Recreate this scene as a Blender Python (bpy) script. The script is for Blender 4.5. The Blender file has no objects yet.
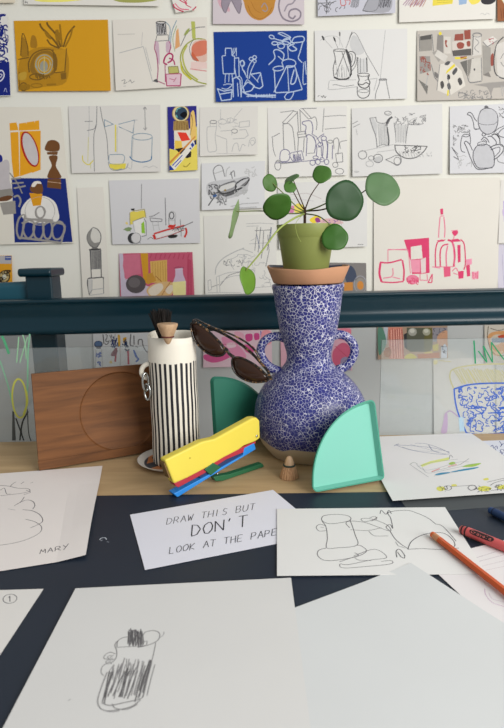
import bpy, bmesh, math, random
from mathutils import Vector, Matrix

RND = random.Random(11)
SC = bpy.context.scene
COL = SC.collection
PI = math.pi

# ------------------------------------------------------------------ camera
F = 550.0
PCX, PCY = 252.0, 364.0
PITCH = math.atan(109.0 / F)
ROLL = math.radians(1.0)
CAM = Vector((0.0, 0.0, 0.449))
FWD = Vector((0, math.cos(PITCH), -math.sin(PITCH)))
UP0 = Vector((0, math.sin(PITCH), math.cos(PITCH)))
RT0 = Vector((1, 0, 0))
RT = RT0 * math.cos(ROLL) - UP0 * math.sin(ROLL)
UP = RT0 * math.sin(ROLL) + UP0 * math.cos(ROLL)

cam_d = bpy.data.cameras.new('camera')
cam = bpy.data.objects.new('camera', cam_d)
COL.objects.link(cam)
m = Matrix((RT, UP, -FWD)).transposed().to_4x4()
m.translation = CAM
cam.matrix_world = m
cam_d.sensor_fit = 'VERTICAL'
cam_d.sensor_height = 24.0
cam_d.lens = 24.0 * F / 728.0
cam_d.clip_start = 0.02
cam_d.dof.use_dof = True
cam_d.dof.focus_distance = 1.12
cam_d.dof.aperture_fstop = 5.0
SC.camera = cam


def ray(px, py):
    return FWD + RT * ((px - PCX) / F) - UP * ((py - PCY) / F)


def tab(px, py, z=0.0):
    d = ray(px, py)
    return CAM + d * ((z - CAM.z) / d.z)


def at_y(px, py, y):
    d = ray(px, py)
    return CAM + d * (y / d.y)


def on_plane(px, py, p0, n):
    d = ray(px, py)
    return CAM + d * ((p0 - CAM).dot(n) / d.dot(n))


def zc(p):
    return (p - CAM).dot(FWD)


def pixel(p):
    v = p - CAM
    w = v.dot(FWD)
    return PCX + F * v.dot(RT) / w, PCY - F * v.dot(UP) / w


# ------------------------------------------------------------------ materials
def lin(c):
    out = []
    for v in c[:3]:
        v = v / 255.0
        out.append(v / 12.92 if v <= 0.04045 else ((v + 0.055) / 1.055) ** 2.4)
    return out


MATS = {}


def mat(rgb, rough=0.7, spec=0.3, var=0.06, scale=30.0, bump=0.0, metal=0.0, coat=0.0, stretch=None, trans=0.0):
    key = (tuple(rgb), rough, spec, var, scale, bump, metal, coat, stretch, trans)
    if key in MATS:
        return MATS[key]
    mt = bpy.data.materials.new('surface_%d_%d_%d' % tuple(int(v) for v in rgb[:3]))
    mt.use_nodes = True
    nt = mt.node_tree
    b = nt.nodes['Principled BSDF']
    l = lin(rgb)
    b.inputs['Roughness'].default_value = rough
    b.inputs['Specular IOR Level'].default_value = spec
    b.inputs['Metallic'].default_value = metal
    b.inputs['Coat Weight'].default_value = coat
    tc = nt.nodes.new('ShaderNodeTexCoord')
    mp = nt.nodes.new('ShaderNodeMapping')
    if stretch:
        mp.inputs['Scale'].default_value = stretch
    nz = nt.nodes.new('ShaderNodeTexNoise')
    nz.inputs['Scale'].default_value = scale
    nz.inputs['Detail'].default_value = 4
    nt.links.new(tc.outputs['Object'], mp.inputs['Vector'])
    nt.links.new(mp.outputs['Vector'], nz.inputs['Vector'])
    rp = nt.nodes.new('ShaderNodeMix')
    rp.data_type = 'RGBA'
    rp.inputs[6].default_value = [v * (1 - var) for v in l] + [1]
    rp.inputs[7].default_value = [min(1, v * (1 + var)) for v in l] + [1]
    nt.links.new(nz.outputs['Fac'], rp.inputs[0])
    nt.links.new(rp.outputs[2], b.inputs['Base Color'])
    if bump:
        bp = nt.nodes.new('ShaderNodeBump')
        bp.inputs['Strength'].default_value = bump
        bp.inputs['Distance'].default_value = 0.002
        nt.links.new(nz.outputs['Fac'], bp.inputs['Height'])
        nt.links.new(bp.outputs['Normal'], b.inputs['Normal'])
    if trans:
        t = nt.nodes.new('ShaderNodeBsdfTransparent')
        mx = nt.nodes.new('ShaderNodeMixShader')
        mx.inputs[0].default_value = trans
        nt.links.new(b.outputs[0], mx.inputs[1])
        nt.links.new(t.outputs[0], mx.inputs[2])
        nt.links.new(mx.outputs[0], nt.nodes['Material Output'].inputs[0])
    MATS[key] = mt
    return mt


def ink(rgb):
    return mat(rgb, 0.8, 0.1, 0.08, 60.0)


def wood_mat(name, dark, light, stretch, scale=6.0, rough=0.5, coat=0.0):
    mt = bpy.data.materials.new(name)
    mt.use_nodes = True
    nt = mt.node_tree
    b = nt.nodes['Principled BSDF']
    b.inputs['Roughness'].default_value = rough
    b.inputs['Specular IOR Level'].default_value = 0.3
    b.inputs['Coat Weight'].default_value = coat
    tc = nt.nodes.new('ShaderNodeTexCoord')
    mp = nt.nodes.new('ShaderNodeMapping')
    mp.inputs['Scale'].default_value = stretch
    nz = nt.nodes.new('ShaderNodeTexNoise')
    nz.inputs['Scale'].default_value = scale
    nz.inputs['Detail'].default_value = 6
    nz.inputs['Distortion'].default_value = 0.6
    cr = nt.nodes.new('ShaderNodeValToRGB')
    cr.color_ramp.elements[0].position = 0.3
    cr.color_ramp.elements[1].position = 0.72
    cr.color_ramp.elements[0].color = lin(dark) + [1]
    cr.color_ramp.elements[1].color = lin(light) + [1]
    nt.links.new(tc.outputs['Object'], mp.inputs['Vector'])
    nt.links.new(mp.outputs['Vector'], nz.inputs['Vector'])
    nt.links.new(nz.outputs['Fac'], cr.inputs['Fac'])
    nt.links.new(cr.outputs['Color'], b.inputs['Base Color'])
    return mt


# ------------------------------------------------------------------ mesh helpers
def link(name, bm, mats, parent=None, smooth=False, loc=None, recalc=True):
    if recalc:
        bmesh.ops.recalc_face_normals(bm, faces=bm.faces)
    me = bpy.data.meshes.new(name)
    if loc is not None:
        bmesh.ops.translate(bm, verts=bm.verts, vec=-Vector(loc))
    bm.to_mesh(me)
    bm.free()
    if smooth:
        for p in me.polygons:
            p.use_smooth = True
    for mt in (mats if isinstance(mats, (list, tuple)) else [mats]):
        me.materials.append(mt)
    o = bpy.data.objects.new(name, me)
    COL.objects.link(o)
    if loc is not None:
        o.location = loc
    if parent is not None:
        o.parent = parent
        o.matrix_parent_inverse = Matrix.Translation(-parent.location)
    return o


def thing(name, label, cat, loc, group=None):
    o = bpy.data.objects.new(name, None)
    o.empty_display_size = 0.03
    COL.objects.link(o)
    o.location = loc
    return tag(o, label, cat, group)


def tag(o, label, cat, group=None):
    o['label'] = label
    o['category'] = cat
    if group:
        o['group'] = group
    return o


def structure(o, label=None):
    o['kind'] = 'structure'
    if label:
        o['label'] = label
    return o


def plabel(o, label):
    o['label'] = label
    return o


def bevel(o, w, seg=2, ang=40):
    md = o.modifiers.new('bevel', 'BEVEL')
    md.width = w
    md.segments = seg
    md.limit_method = 'ANGLE'
    md.angle_limit = math.radians(ang)
    return o


def smooth_by_angle(o, ang=40):
    for p in o.data.polygons:
        p.use_smooth = True
    me = o.data
    bm = bmesh.new()
    bm.from_mesh(me)
    for e in bm.edges:
        if len(e.link_faces) == 2 and e.calc_face_angle(0) > math.radians(ang):
            e.smooth = False
    bm.to_mesh(me)
    bm.free()
    return o


def box(bm, lo, hi, mi=0):
    x0, y0, z0 = lo
    x1, y1, z1 = hi
    v = [bm.verts.new(p) for p in ((x0, y0, z0), (x1, y0, z0), (x1, y1, z0), (x0, y1, z0),
                                   (x0, y0, z1), (x1, y0, z1), (x1, y1, z1), (x0, y1, z1))]
    for q in ((0, 3, 2, 1), (4, 5, 6, 7), (0, 1, 5, 4), (1, 2, 6, 5), (2, 3, 7, 6), (3, 0, 4, 7)):
        f = bm.faces.new([v[i] for i in q])
        f.material_index = mi
    return v


def lathe(bm, prof, cx, cy, seg=48, wob=None, mi=0, cap=True):
    """prof: list of (z, r)."""
    rings = []
    for (z, r) in prof:
        ring = []
        for k in range(seg):
            a = 2 * PI * k / seg
            rr, zz = r, z
            if wob:
                rr, zz = wob(a, r, z)
            ring.append(bm.verts.new((cx + rr * math.cos(a), cy + rr * math.sin(a), zz)))
        rings.append(ring)
    for a, b in zip(rings[:-1], rings[1:]):
        for k in range(seg):
            f = bm.faces.new((a[k], a[(k + 1) % seg], b[(k + 1) % seg], b[k]))
            f.material_index = mi
    if cap:
        for r in (rings[0], rings[-1]):
            try:
                f = bm.faces.new(r)
                f.material_index = mi
            except ValueError:
                pass
    return rings


def catmull(pts, n=6, closed=False):
    if len(pts) < 3:
        return [Vector(p) for p in pts]
    P = [Vector(p) for p in pts]
    out = []
    N = len(P)
    rng = range(N) if closed else range(N - 1)
    for i in rng:
        p0 = P[i - 1] if (closed or i > 0) else P[0] * 2 - P[1]
        p1 = P[i]
        p2 = P[(i + 1) % N]
        p3 = P[(i + 2) % N] if (closed or i + 2 < N) else P[-1] * 2 - P[-2]
        for k in range(n):
            t = k / n
            out.append(0.5 * ((2 * p1) + (p2 - p0) * t + (2 * p0 - 5 * p1 + 4 * p2 - p3) * t * t
                              + (3 * p1 - p0 - 3 * p2 + p3) * t ** 3))
    if not closed:
        out.append(P[-1])
    return out


def tube(bm, pts, r, seg=10, mi=0, closed=False, flat=1.0):
    """pts: Vectors; r: number or list."""
    n = len(pts)
    rs = r if isinstance(r, (list, tuple)) else [r] * n
    rings = []
    prev = None
    for i, p in enumerate(pts):
        if closed:
            t = (pts[(i + 1) % n] - pts[i - 1]).normalized()
        else:
            t = (pts[min(i + 1, n - 1)] - pts[max(i - 1, 0)]).normalized()
        if prev is None:
            ref = Vector((0, 0, 1)) if abs(t.z) < 0.9 else Vector((0, 1, 0))
            u = t.cross(ref).normalized()
        else:
            u = (prev - t * prev.dot(t)).normalized()
        prev = u
        w = t.cross(u)
        rings.append([bm.verts.new(p + u * (rs[i] * math.cos(2 * PI * k / seg)) + w * (flat * rs[i] * math.sin(2 * PI * k / seg)))
                      for k in range(seg)])
    rng = range(n) if closed else range(n - 1)
    for i in rng:
        a, b = rings[i], rings[(i + 1) % n]
        if closed and i == n - 1:
            # align the seam
            best = min(range(seg), key=lambda s: (a[0].co - b[s].co).length)
        else:
            best = 0
        for k in range(seg):
            f = bm.faces.new((a[k], a[(k + 1) % seg], b[(k + 1 + best) % seg], b[(k + best) % seg]))
            f.material_index = mi
    if not closed:
        for rg in (rings[0], rings[-1]):
            f = bm.faces.new(rg)
            f.material_index = mi
    return rings


def prism(bm, pts, off, mi=0):
    """closed polygon of Vectors extruded by vector off."""
    a = [bm.verts.new(p) for p in pts]
    b = [bm.verts.new(p + off) for p in pts]
    n = len(pts)
    fs = [bm.faces.new(a), bm.faces.new(list(reversed(b)))]
    for k in range(n):
        fs.append(bm.faces.new((a[k], b[k], b[(k + 1) % n], a[(k + 1) % n])))
    for f in fs:
        f.material_index = mi
    return fs


# ------------------------------------------------------------------ lettering (single strokes in a 0..1 box, y up)
GL = {
    'A': [[(0, 0), (.5, 1), (1, 0)], [(.2, .4), (.8, .4)]],
    'B': [[(0, 0), (0, 1), (.7, .95), (.8, .75), (.6, .55), (0, .5)], [(.6, .55), (.95, .3), (.7, .02), (0, 0)]],
    'D': [[(0, 0), (0, 1), (.6, .9), (.95, .5), (.6, .1), (0, 0)]],
    'E': [[(.85, 1), (0, 1), (0, 0), (.9, 0)], [(0, .5), (.7, .5)]],
    'H': [[(0, 0), (0, 1)], [(.9, 0), (.9, 1)], [(0, .5), (.9, .5)]],
    'I': [[(.3, 0), (.3, 1)]],
    'K': [[(0, 0), (0, 1)], [(.85, 1), (0, .45), (.9, 0)]],
    'L': [[(0, 1), (0, 0), (.8, 0)]],
    'M': [[(0, 0), (.15, 1), (.5, .35), (.85, 1), (1, 0)]],
    'N': [[(0, 0), (0, 1), (.9, 0), (.9, 1)]],
    'O': [[(.5, 1), (.1, .8), (0, .45), (.2, .08), (.55, 0), (.9, .25), (1, .6), (.8, .93), (.5, 1)]],
    'P': [[(0, 0), (0, 1), (.7, .95), (.85, .7), (.65, .48), (0, .45)]],
    'R': [[(0, 0), (0, 1), (.7, .95), (.85, .7), (.65, .5), (0, .45)], [(.4, .48), (.95, 0)]],
    'S': [[(.85, .9), (.4, 1), (.1, .8), (.3, .55), (.75, .42), (.85, .18), (.5, 0), (.05, .1)]],
    'T': [[(.45, 0), (.45, 1)], [(-.05, 1), (.95, 1)]],
    'U': [[(0, 1), (0, .3), (.25, 0), (.65, 0), (.9, .3), (.9, 1)]],
    'W': [[(0, 1), (.25, 0), (.5, .7), (.75, 0), (1, 1)]],
    'Y': [[(0, 1), (.45, .5)], [(.95, 1), (.2, -.1)]],
    "'": [[(.3, 1), (.2, .75)]],
    'C': [[(.9, .85), (.5, 1), (.05, .6), (.1, .2), (.5, 0), (.95, .15)]],
    'r': [[(.1, 0), (.1, .6)], [(.1, .4), (.4, .62), (.7, .55)]],
    'a': [[(.8, .55), (.3, .6), (.05, .3), (.3, 0), (.8, .15)], [(.8, .6), (.8, 0)]],
    'y': [[(.05, .6), (.45, .05)], [(.85, .6), (.2, -.35)]],
    'o': [[(.45, .6), (.05, .3), (.45, 0), (.85, .3), (.45, .6)]],
    'l': [[(.3, 0), (.3, 1)]],
    '1': [[(.2, .75), (.5, 1), (.5, 0)]],
}


# ------------------------------------------------------------------ sheets and drawings
class Zm:
    """converts readings from a magnified crop of the photograph to its pixels"""

    def __init__(s, x0, y0, k):
        s.x0, s.y0, s.k = x0, y0, k

    def p(s, q):
        return (s.x0 + q[0] * s.k, s.y0 + q[1] * s.k)


def L(c, w, pts): return ('l', c, w, pts)          # smooth line
def P(c, w, pts): return ('p', c, w, pts)          # straight polyline
def FL(c, pts): return ('f', c, pts)               # filled smooth blob
def FP(c, pts): return ('g', c, pts)               # filled polygon
def EL(c, w, x, y, a, b, r=0): return ('e', c, w, x, y, a, b, r)
def FE(c, x, y, a, b, r=0): return ('E', c, x, y, a, b, r)
def HT(c, w, x0, y0, x1, y1, n, dx=0, j=2): return ('h', c, w, x0, y0, x1, y1, n, dx, j)
def SB(c, w, x0, y0, x1, y1, n): return ('s', c, w, x0, y0, x1, y1, n)
def TX(c, w, s, x, y, ux, uy, hx, hy, ls=None): return ('t', c, w, s, x, y, ux, uy, hx, hy, ls)


def expand(z, items):
    """drawing items -> list of (colour, width, [px points]) or (colour, None, [px polygon])"""
    out = []
    K = z.k

    def ell(x, y, a, b, r, n=28):
        r = math.radians(r)
        return [(x + a * math.cos(t) * math.cos(r) - b * math.sin(t) * math.sin(r),
                 y + a * math.cos(t) * math.sin(r) + b * math.sin(t) * math.cos(r))
                for t in [2 * PI * k / n for k in range(n)]]
    for it in items:
        t = it[0]
        if t == 'l':
            pts = [tuple(v) for v in catmull([(a, b, 0) for a, b in it[3]], 5)]
            out.append((it[1], it[2], [z.p(q) for q in pts]))
        elif t == 'p':
            pts = [z.p(q) for q in it[3]]
            out += [(it[1], it[2], [a, b]) for a, b in zip(pts[:-1], pts[1:])]
        elif t == 'f':
            pts = [tuple(v) for v in catmull([(a, b, 0) for a, b in it[2]], 4, True)]
            out.append((it[1], None, [z.p(q) for q in pts]))
        elif t == 'g':
            out.append((it[1], None, [z.p(q) for q in it[2]]))
        elif t == 'e':
            q = ell(*it[3:8])
            out.append((it[1], it[2], [z.p(v) for v in q + q[:1]]))
        elif t == 'E':
            out.append((it[1], None, [z.p(v) for v in ell(*it[2:7])]))
        elif t == 'h':
            _, c, w, x0, y0, x1, y1, n, dx, j = it
            for k in range(n):
                x = x0 + (x1 - x0) * (k + .5) / n
                o = [RND.uniform(-j, j) for _ in range(4)]
                out.append((c, w, [z.p((x + o[0], y0 + o[1] * 2)), z.p((x + dx / 2 + o[2] * .5, (y0 + y1) / 2)), z.p((x + dx + o[2], y1 + o[3] * 2))]))
        elif t == 's':
            _, c, w, x0, y0, x1, y1, n = it
            for k in range(n):
                x, y = RND.uniform(x0, x1), RND.uniform(y0, y1)
                pts = [(x, y, 0)]
                a = RND.uniform(0, 2 * PI)
                st = min(x1 - x0, y1 - y0) * RND.uniform(.08, .2)
                for q in range(RND.randint(3, 6)):
                    a += RND.uniform(-1.5, 1.5)
                    x = min(x1, max(x0, x + st * math.cos(a)))
                    y = min(y1, max(y0, y + st * math.sin(a)))
                    pts.append((x, y, 0))
                out.append((c, w, [z.p((v[0], v[1])) for v in catmull(pts, 3)]))
        elif t == 't':
            _, c, w, s, x, y, ux, uy, hx, hy, ls = it
            adv = ls or 1.35
            for i, ch in enumerate(s):
                if ch == ' ':
                    continue
                for st in GL[ch]:
                    pts = []
                    for (a, b) in st:
                        a2, b2 = a + i * adv + RND.uniform(-.04, .04), b + RND.uniform(-.04, .04)
                        pts.append(z.p((x + ux * a2 + hx * b2, y + uy * a2 + hy * b2)))
                    out += [(c, w, [a, b]) for a, b in zip(pts[:-1], pts[1:])]
    return out


def sheet(name, label, cat, corners, plane, color, art=(), group=None, lift=None, thick=0.0003, nu=12, nv=10,
          base=None, trans=0.0, off=0.0012, sw=1.0, bump=0.0):
    """A sheet whose four corners (TL TR BR BL) lie on a plane: ('wall', y) or ('table', z)."""
    if plane[0] == 'wall':
        p0, n = Vector((0, plane[1] - off, 0)), Vector((0, -1, 0))
    elif plane[0] == 'table':
        p0, n = Vector((0, 0, plane[1])), Vector((0, 0, 1))
    else:
        p0, n = plane[1], plane[2]
    C = [on_plane(px, py, p0, n) for px, py in corners]

    def bil(u, v):
        return (C[0] * (1 - u) + C[1] * u) * (1 - v) + (C[3] * (1 - u) + C[2] * u) * v

    def inv(p):
        u = v = .5
        for _ in range(6):
            q = bil(u, v)
            du = (C[1] - C[0]) * (1 - v) + (C[2] - C[3]) * v
            dv = (C[3] - C[0]) * (1 - u) + (C[2] - C[1]) * u
            e = p - q
            a, b, c = du.dot(du), du.dot(dv), dv.dot(dv)
            r, s = e.dot(du), e.dot(dv)
            D = a * c - b * b
            u += (r * c - s * b) / D
            v += (a * s - b * r) / D
        return u, v
    inv.bil = bil
    lf0 = lift or (lambda u, v: 0.0)
    tabl = [[lf0(i / nu, j / nv) for i in range(nu + 1)] for j in range(nv + 1)]

    def lf(u, v):       # the height of the sheet as its mesh has it
        x, y = min(max(u, 0), 1) * nu, min(max(v, 0), 1) * nv
        i, j = min(int(x), nu - 1), min(int(y), nv - 1)
        x, y = x - i, y - j
        a, b, c, d = tabl[j][i], tabl[j][i + 1], tabl[j + 1][i + 1], tabl[j + 1][i]
        return max(a * (1 - x) * (1 - y) + b * x * (1 - y) + c * x * y + d * (1 - x) * y, a + (b - a) * x + (c - b) * y if x > y else a + (d - a) * y + (c - d) * x)
    bm = bmesh.new()
    mats = [base or mat(color, 0.85, 0.15, 0.03, 8.0, trans=trans, bump=bump)]
    top = [[bm.verts.new(bil(i / nu, j / nv) + n * (thick + lf(i / nu, j / nv))) for i in range(nu + 1)] for j in range(nv + 1)]
    bot = [[bm.verts.new(bil(i / nu, j / nv) + n * lf(i / nu, j / nv)) for i in range(nu + 1)] for j in range(nv + 1)]
    for j in range(nv):
        for i in range(nu):
            for g, rev in ((top, False), (bot, True)):
                q = [g[j][i], g[j][i + 1], g[j + 1][i + 1], g[j + 1][i]]
                bm.faces.new(q[::-1] if rev else q)
    edge_t = [top[0][i] for i in range(nu)] + [top[j][nu] for j in range(nv)] + [top[nv][i] for i in range(nu, 0, -1)] + [top[j][0] for j in range(nv, 0, -1)]
    edge_b = [bot[0][i] for i in range(nu)] + [bot[j][nu] for j in range(nv)] + [bot[nv][i] for i in range(nu, 0, -1)] + [bot[j][0] for j in range(nv, 0, -1)]
    k = len(edge_t)
    for i in range(k):
        bm.faces.new((edge_t[i], edge_b[i], edge_b[(i + 1) % k], edge_t[(i + 1) % k]))
    bmesh.ops.recalc_face_normals(bm, faces=bm.faces)
    # the drawing on it
    idx = {}
    strokes = []
    for z, items in art:
        strokes += expand(z, items)
    o_n = thick + 7e-5
    for (c, w, pts) in strokes:
        if c not in idx:
            idx[c] = len(mats)
            mats.append(ink(c))
        o_n += 3e-6
        draw(bm, pts, w and w * sw, p0, n, inv, lf, o_n, idx[c])
    loc = (C[0] + C[1] + C[2] + C[3]) / 4
    ob = link(name, bm, mats, loc=loc, recalc=False)
    return tag(ob, label, cat, group)


def draw(bm, pts, w, p0, n, inv, lf, o_n, mi):
    W, UV = [], []
    for px, py in pts:
        q = on_plane(px, py, p0, n)
        u, v = inv(q) if inv else (0, 0)
        if inv:
            if w is None:      # fills are clamped at the sheet's edge
                u2, v2 = min(.998, max(.002, u)), min(.998, max(.002, v))
                if (u2, v2) != (u, v):
                    q = inv.bil(u2, v2) if hasattr(inv, 'bil') else q
                    u, v = u2, v2
            elif not (0 <= u <= 1 and 0 <= v <= 1):
                if len(W) > 1:
                    ribbon(bm, W, w, n, mi)
                W = []
                continue
        W.append(q + n * (o_n + (lf(u, v) if lf else 0)))
    if w is None:
        vs = [bm.verts.new(p) for p in W]
        try:
            f = bm.faces.new(vs)
        except ValueError:
            return
        f.normal_update()
        if f.normal.dot(n) < 0:
            f.normal_flip()
        f.material_index = mi
    elif len(W) > 1:
        ribbon(bm, W, w, n, mi)


def ribbon(bm, W, w, n, mi):
    prev = None
    k = len(W)
    for i, p in enumerate(W):
        t = W[min(i + 1, k - 1)] - W[max(i - 1, 0)]
        if t.length < 1e-7:
            continue
        s = n.cross(t.normalized()) * (0.5 * w * zc(p) / F)
        a, b = bm.verts.new(p - s), bm.verts.new(p + s)
        if prev:
            f = bm.faces.new((prev[0], a, b, prev[1]))
            f.material_index = mi
            f.normal_update()
            if f.normal.dot(n) < 0:
                f.normal_flip()
        prev = (a, b)
# ------------------------------------------------------------------ wall pictures
WALL_Y = 1.9
WP = ('wall', WALL_Y)
G, LG, DG, BK = (124, 124, 126), (176, 176, 176), (88, 88, 90), (54, 54, 56)
WH = (222, 219, 212)
WH2 = (212, 211, 212)
NAVY = (28, 40, 120)
PINK = (214, 70, 112)


def curl(a=0.004, b=0.006, c=0.0):
    """bottom corners stand a little off the wall (a left, b right), c lifts the top"""
    return lambda u, v: (a * (1 - u) + b * u) * v ** 2 + c * (1 - v) ** 2 * (0.5 + abs(u - .5))


def tilt(a, b, c):
    return lambda u, v: a + b * u + c * v


def pic(name, label, corners, color, art, cat='drawing', lift=None, **k):
    if any(it[0] in 'fgE' for _, items in art for it in items):     # painted sheets stay flat, standing off a little at the foot
        lift = tilt(.0015, RND.uniform(0, .002), RND.uniform(.004, .008))
    k.setdefault('sw', .66)
    return sheet(name, label, cat, corners, WP, color, art, 'pictures on the white wall', lift or curl(RND.uniform(.005, .011), RND.uniform(.005, .012)), nu=8, nv=8, **k)


# ---- top row, cut by the frame
pic('painted_picture', 'beige picture corner cut off at the top left corner of the photo', [(-60, -50), (16, -50), (16, 3), (13, 5.3)][:2] + [(16, 4), (-60, 5)], (218, 208, 188), [])
pic('painted_picture', 'white sheet with a yellow wash, above the ochre yellow drawing', [(25, -60), (160, -60), (160, 7.5), (25, 5.5)], WH, [
    (Zm(0, 0, .1984), [FL((222, 206, 70), [(160, -20), (430, -20), (420, 5), (300, 12), (200, 12)]), FL((236, 226, 120), [(190, 5), (390, 5), (330, 15), (220, 15)]),
                       FL((160, 160, 90), [(575, -10), (800, -15), (790, 8), (700, 20), (600, 15)]), P(DG, .8, [(132, 8), (132, 22), (140, 14), (145, 24)])])], 'painting')
pic('painted_cutout', 'crimson outlined onion drawing on a small rounded sheet', [(160, -40), (204, -40), (196, 11), (176, 14)], WH, [
    (Zm(100, 0, .218), [L((190, 40, 80), 1.8, [(285, -10), (330, 12), (345, 40), (385, 58), (425, 52), (445, 30), (450, -10)]),
                        L((200, 60, 95), 1.4, [(350, -8), (375, 10), (400, 22), (385, 5), (372, -8)]), L((200, 60, 95), 1.2, [(400, 0), (395, 25), (420, 40)]),
                        L((215, 110, 135), 1.6, [(345, 20), (370, 45), (410, 50)]), FL((180, 190, 120), [(285, -12), (320, -12), (318, 6), (290, 6)])])])
pic('painted_picture', 'lilac sheet with an orange bowl, above the blue drawing', [(213, -62), (304, -62), (304, 25.5), (213, 25)], (203, 193, 198), [
    (Zm(205, 0, .2083), [FL((186, 132, 62), [(190, -20), (330, -20), (335, 20), (325, 60), (300, 85), (265, 103), (225, 90), (200, 60), (188, 20)]),
                         L((150, 95, 40), 1, [(205, 30), (225, 75), (262, 96), (300, 78), (322, 40)]), L((160, 105, 45), .8, [(220, 10), (240, 50), (270, 70)]),
                         FL((205, 165, 175), [(60, -10), (75, 40), (120, 60), (100, 10)]),
                         FL((150, 140, 152), [(85, -20), (80, 30), (98, 66), (112, 30), (128, 0)]), FL((150, 140, 152), [(120, -10), (150, 50), (166, 68), (176, 30), (168, -10)]),
                         L((120, 112, 122), 1.2, [(85, -10), (80, 30), (98, 66), (118, 20)]), L((120, 112, 122), 1.2, [(125, 0), (150, 50), (166, 68), (176, 20)]),
                         L((135, 126, 138), 2.4, [(360, -10), (354, 40), (372, 90), (412, 108), (450, 95), (458, 65), (436, 48), (408, 56), (402, 82), (420, 94), (434, 80)]),
                         L((150, 142, 152), 2.2, [(440, -10), (420, 20), (395, 30), (380, 60)]), L((150, 142, 150), 1.5, [(270, 40), (285, 20), (300, 45), (290, 60), (275, 52)])])], 'painting')
pic('pencil_picture', 'small grey sheet with a dark bottle sketch, at the top edge right of centre', [(317, -60), (396, -62), (394.5, 14.5), (317.5, 17.5)], (196, 196, 206), [
    (Zm(305, 0, .218), [SB(DG, .7, 60, 0, 180, 60, 14), FL((165, 165, 172), [(270, 55), (300, -10), (390, -10), (380, 60)]), L(DG, 1, [(262, 55), (300, 60), (330, 45), (342, -10)]),
                        L(DG, .9, [(262, 55), (285, 10), (290, -10)]), L((196, 90, 90), .9, [(160, 0), (165, 30), (185, 25), (180, 0)]), L((196, 90, 90), .9, [(185, 5), (205, 8), (200, 28)]),
                        HT((120, 120, 126), .8, 215, -8, 250, 40, 7, -8), HT((90, 90, 96), 1, 345, 5, 395, 40, 8, -10), P(DG, .8, [(60, 20), (130, 18)]), P(DG, .8, [(100, -5), (96, 70)])])], sw=0.8)
pic('crayon_picture', 'white sheet with yellow, blue and black crayon shapes, at the top edge on the right', [(399, -58), (497, -60), (494, 20), (398.5, 23.5)], WH, [
    (Zm(395, 0, .2163), [HT((160, 120, 150), 1.2, 60, -10, 150, 30, 9, -30), HT((178, 130, 110), 1.1, 80, 0, 150, 35, 5, -20), FP((226, 208, 86), [(172, -15), (268, -15), (262, 22), (170, 32)]),
                         P((180, 160, 70), .8, [(190, 18), (258, 14)]), P((170, 150, 60), .8, [(190, 8), (258, 4)]), FP((150, 175, 205), [(290, -10), (330, -10), (326, 22), (292, 28)]),
                         FL((232, 214, 100), [(335, -10), (388, -10), (385, 15), (350, 25)]), FL((62, 60, 64), [(396, -10), (455, -10), (458, 12), (430, 26), (398, 20)]),
                         L(LG, .6, [(390, 72), (400, 66), (410, 74), (420, 66), (432, 72)])])])
pic('painted_picture', 'brown and yellow picture fragment in the top right corner of the photo', [(496.5, -40), (560, -42), (560, 20), (496.5, 22)], (150, 96, 66), [
    (Zm(395, 0, .2163), [FP((226, 208, 100), [(475, -20), (540, -20), (540, 20), (500, 20)]), FP((215, 210, 200), [(480, -20), (500, -20), (512, 22), (505, 30)]), HT((110, 66, 46), .8, 480, 40, 560, 90, 8, 5)])], 'painting')

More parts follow.
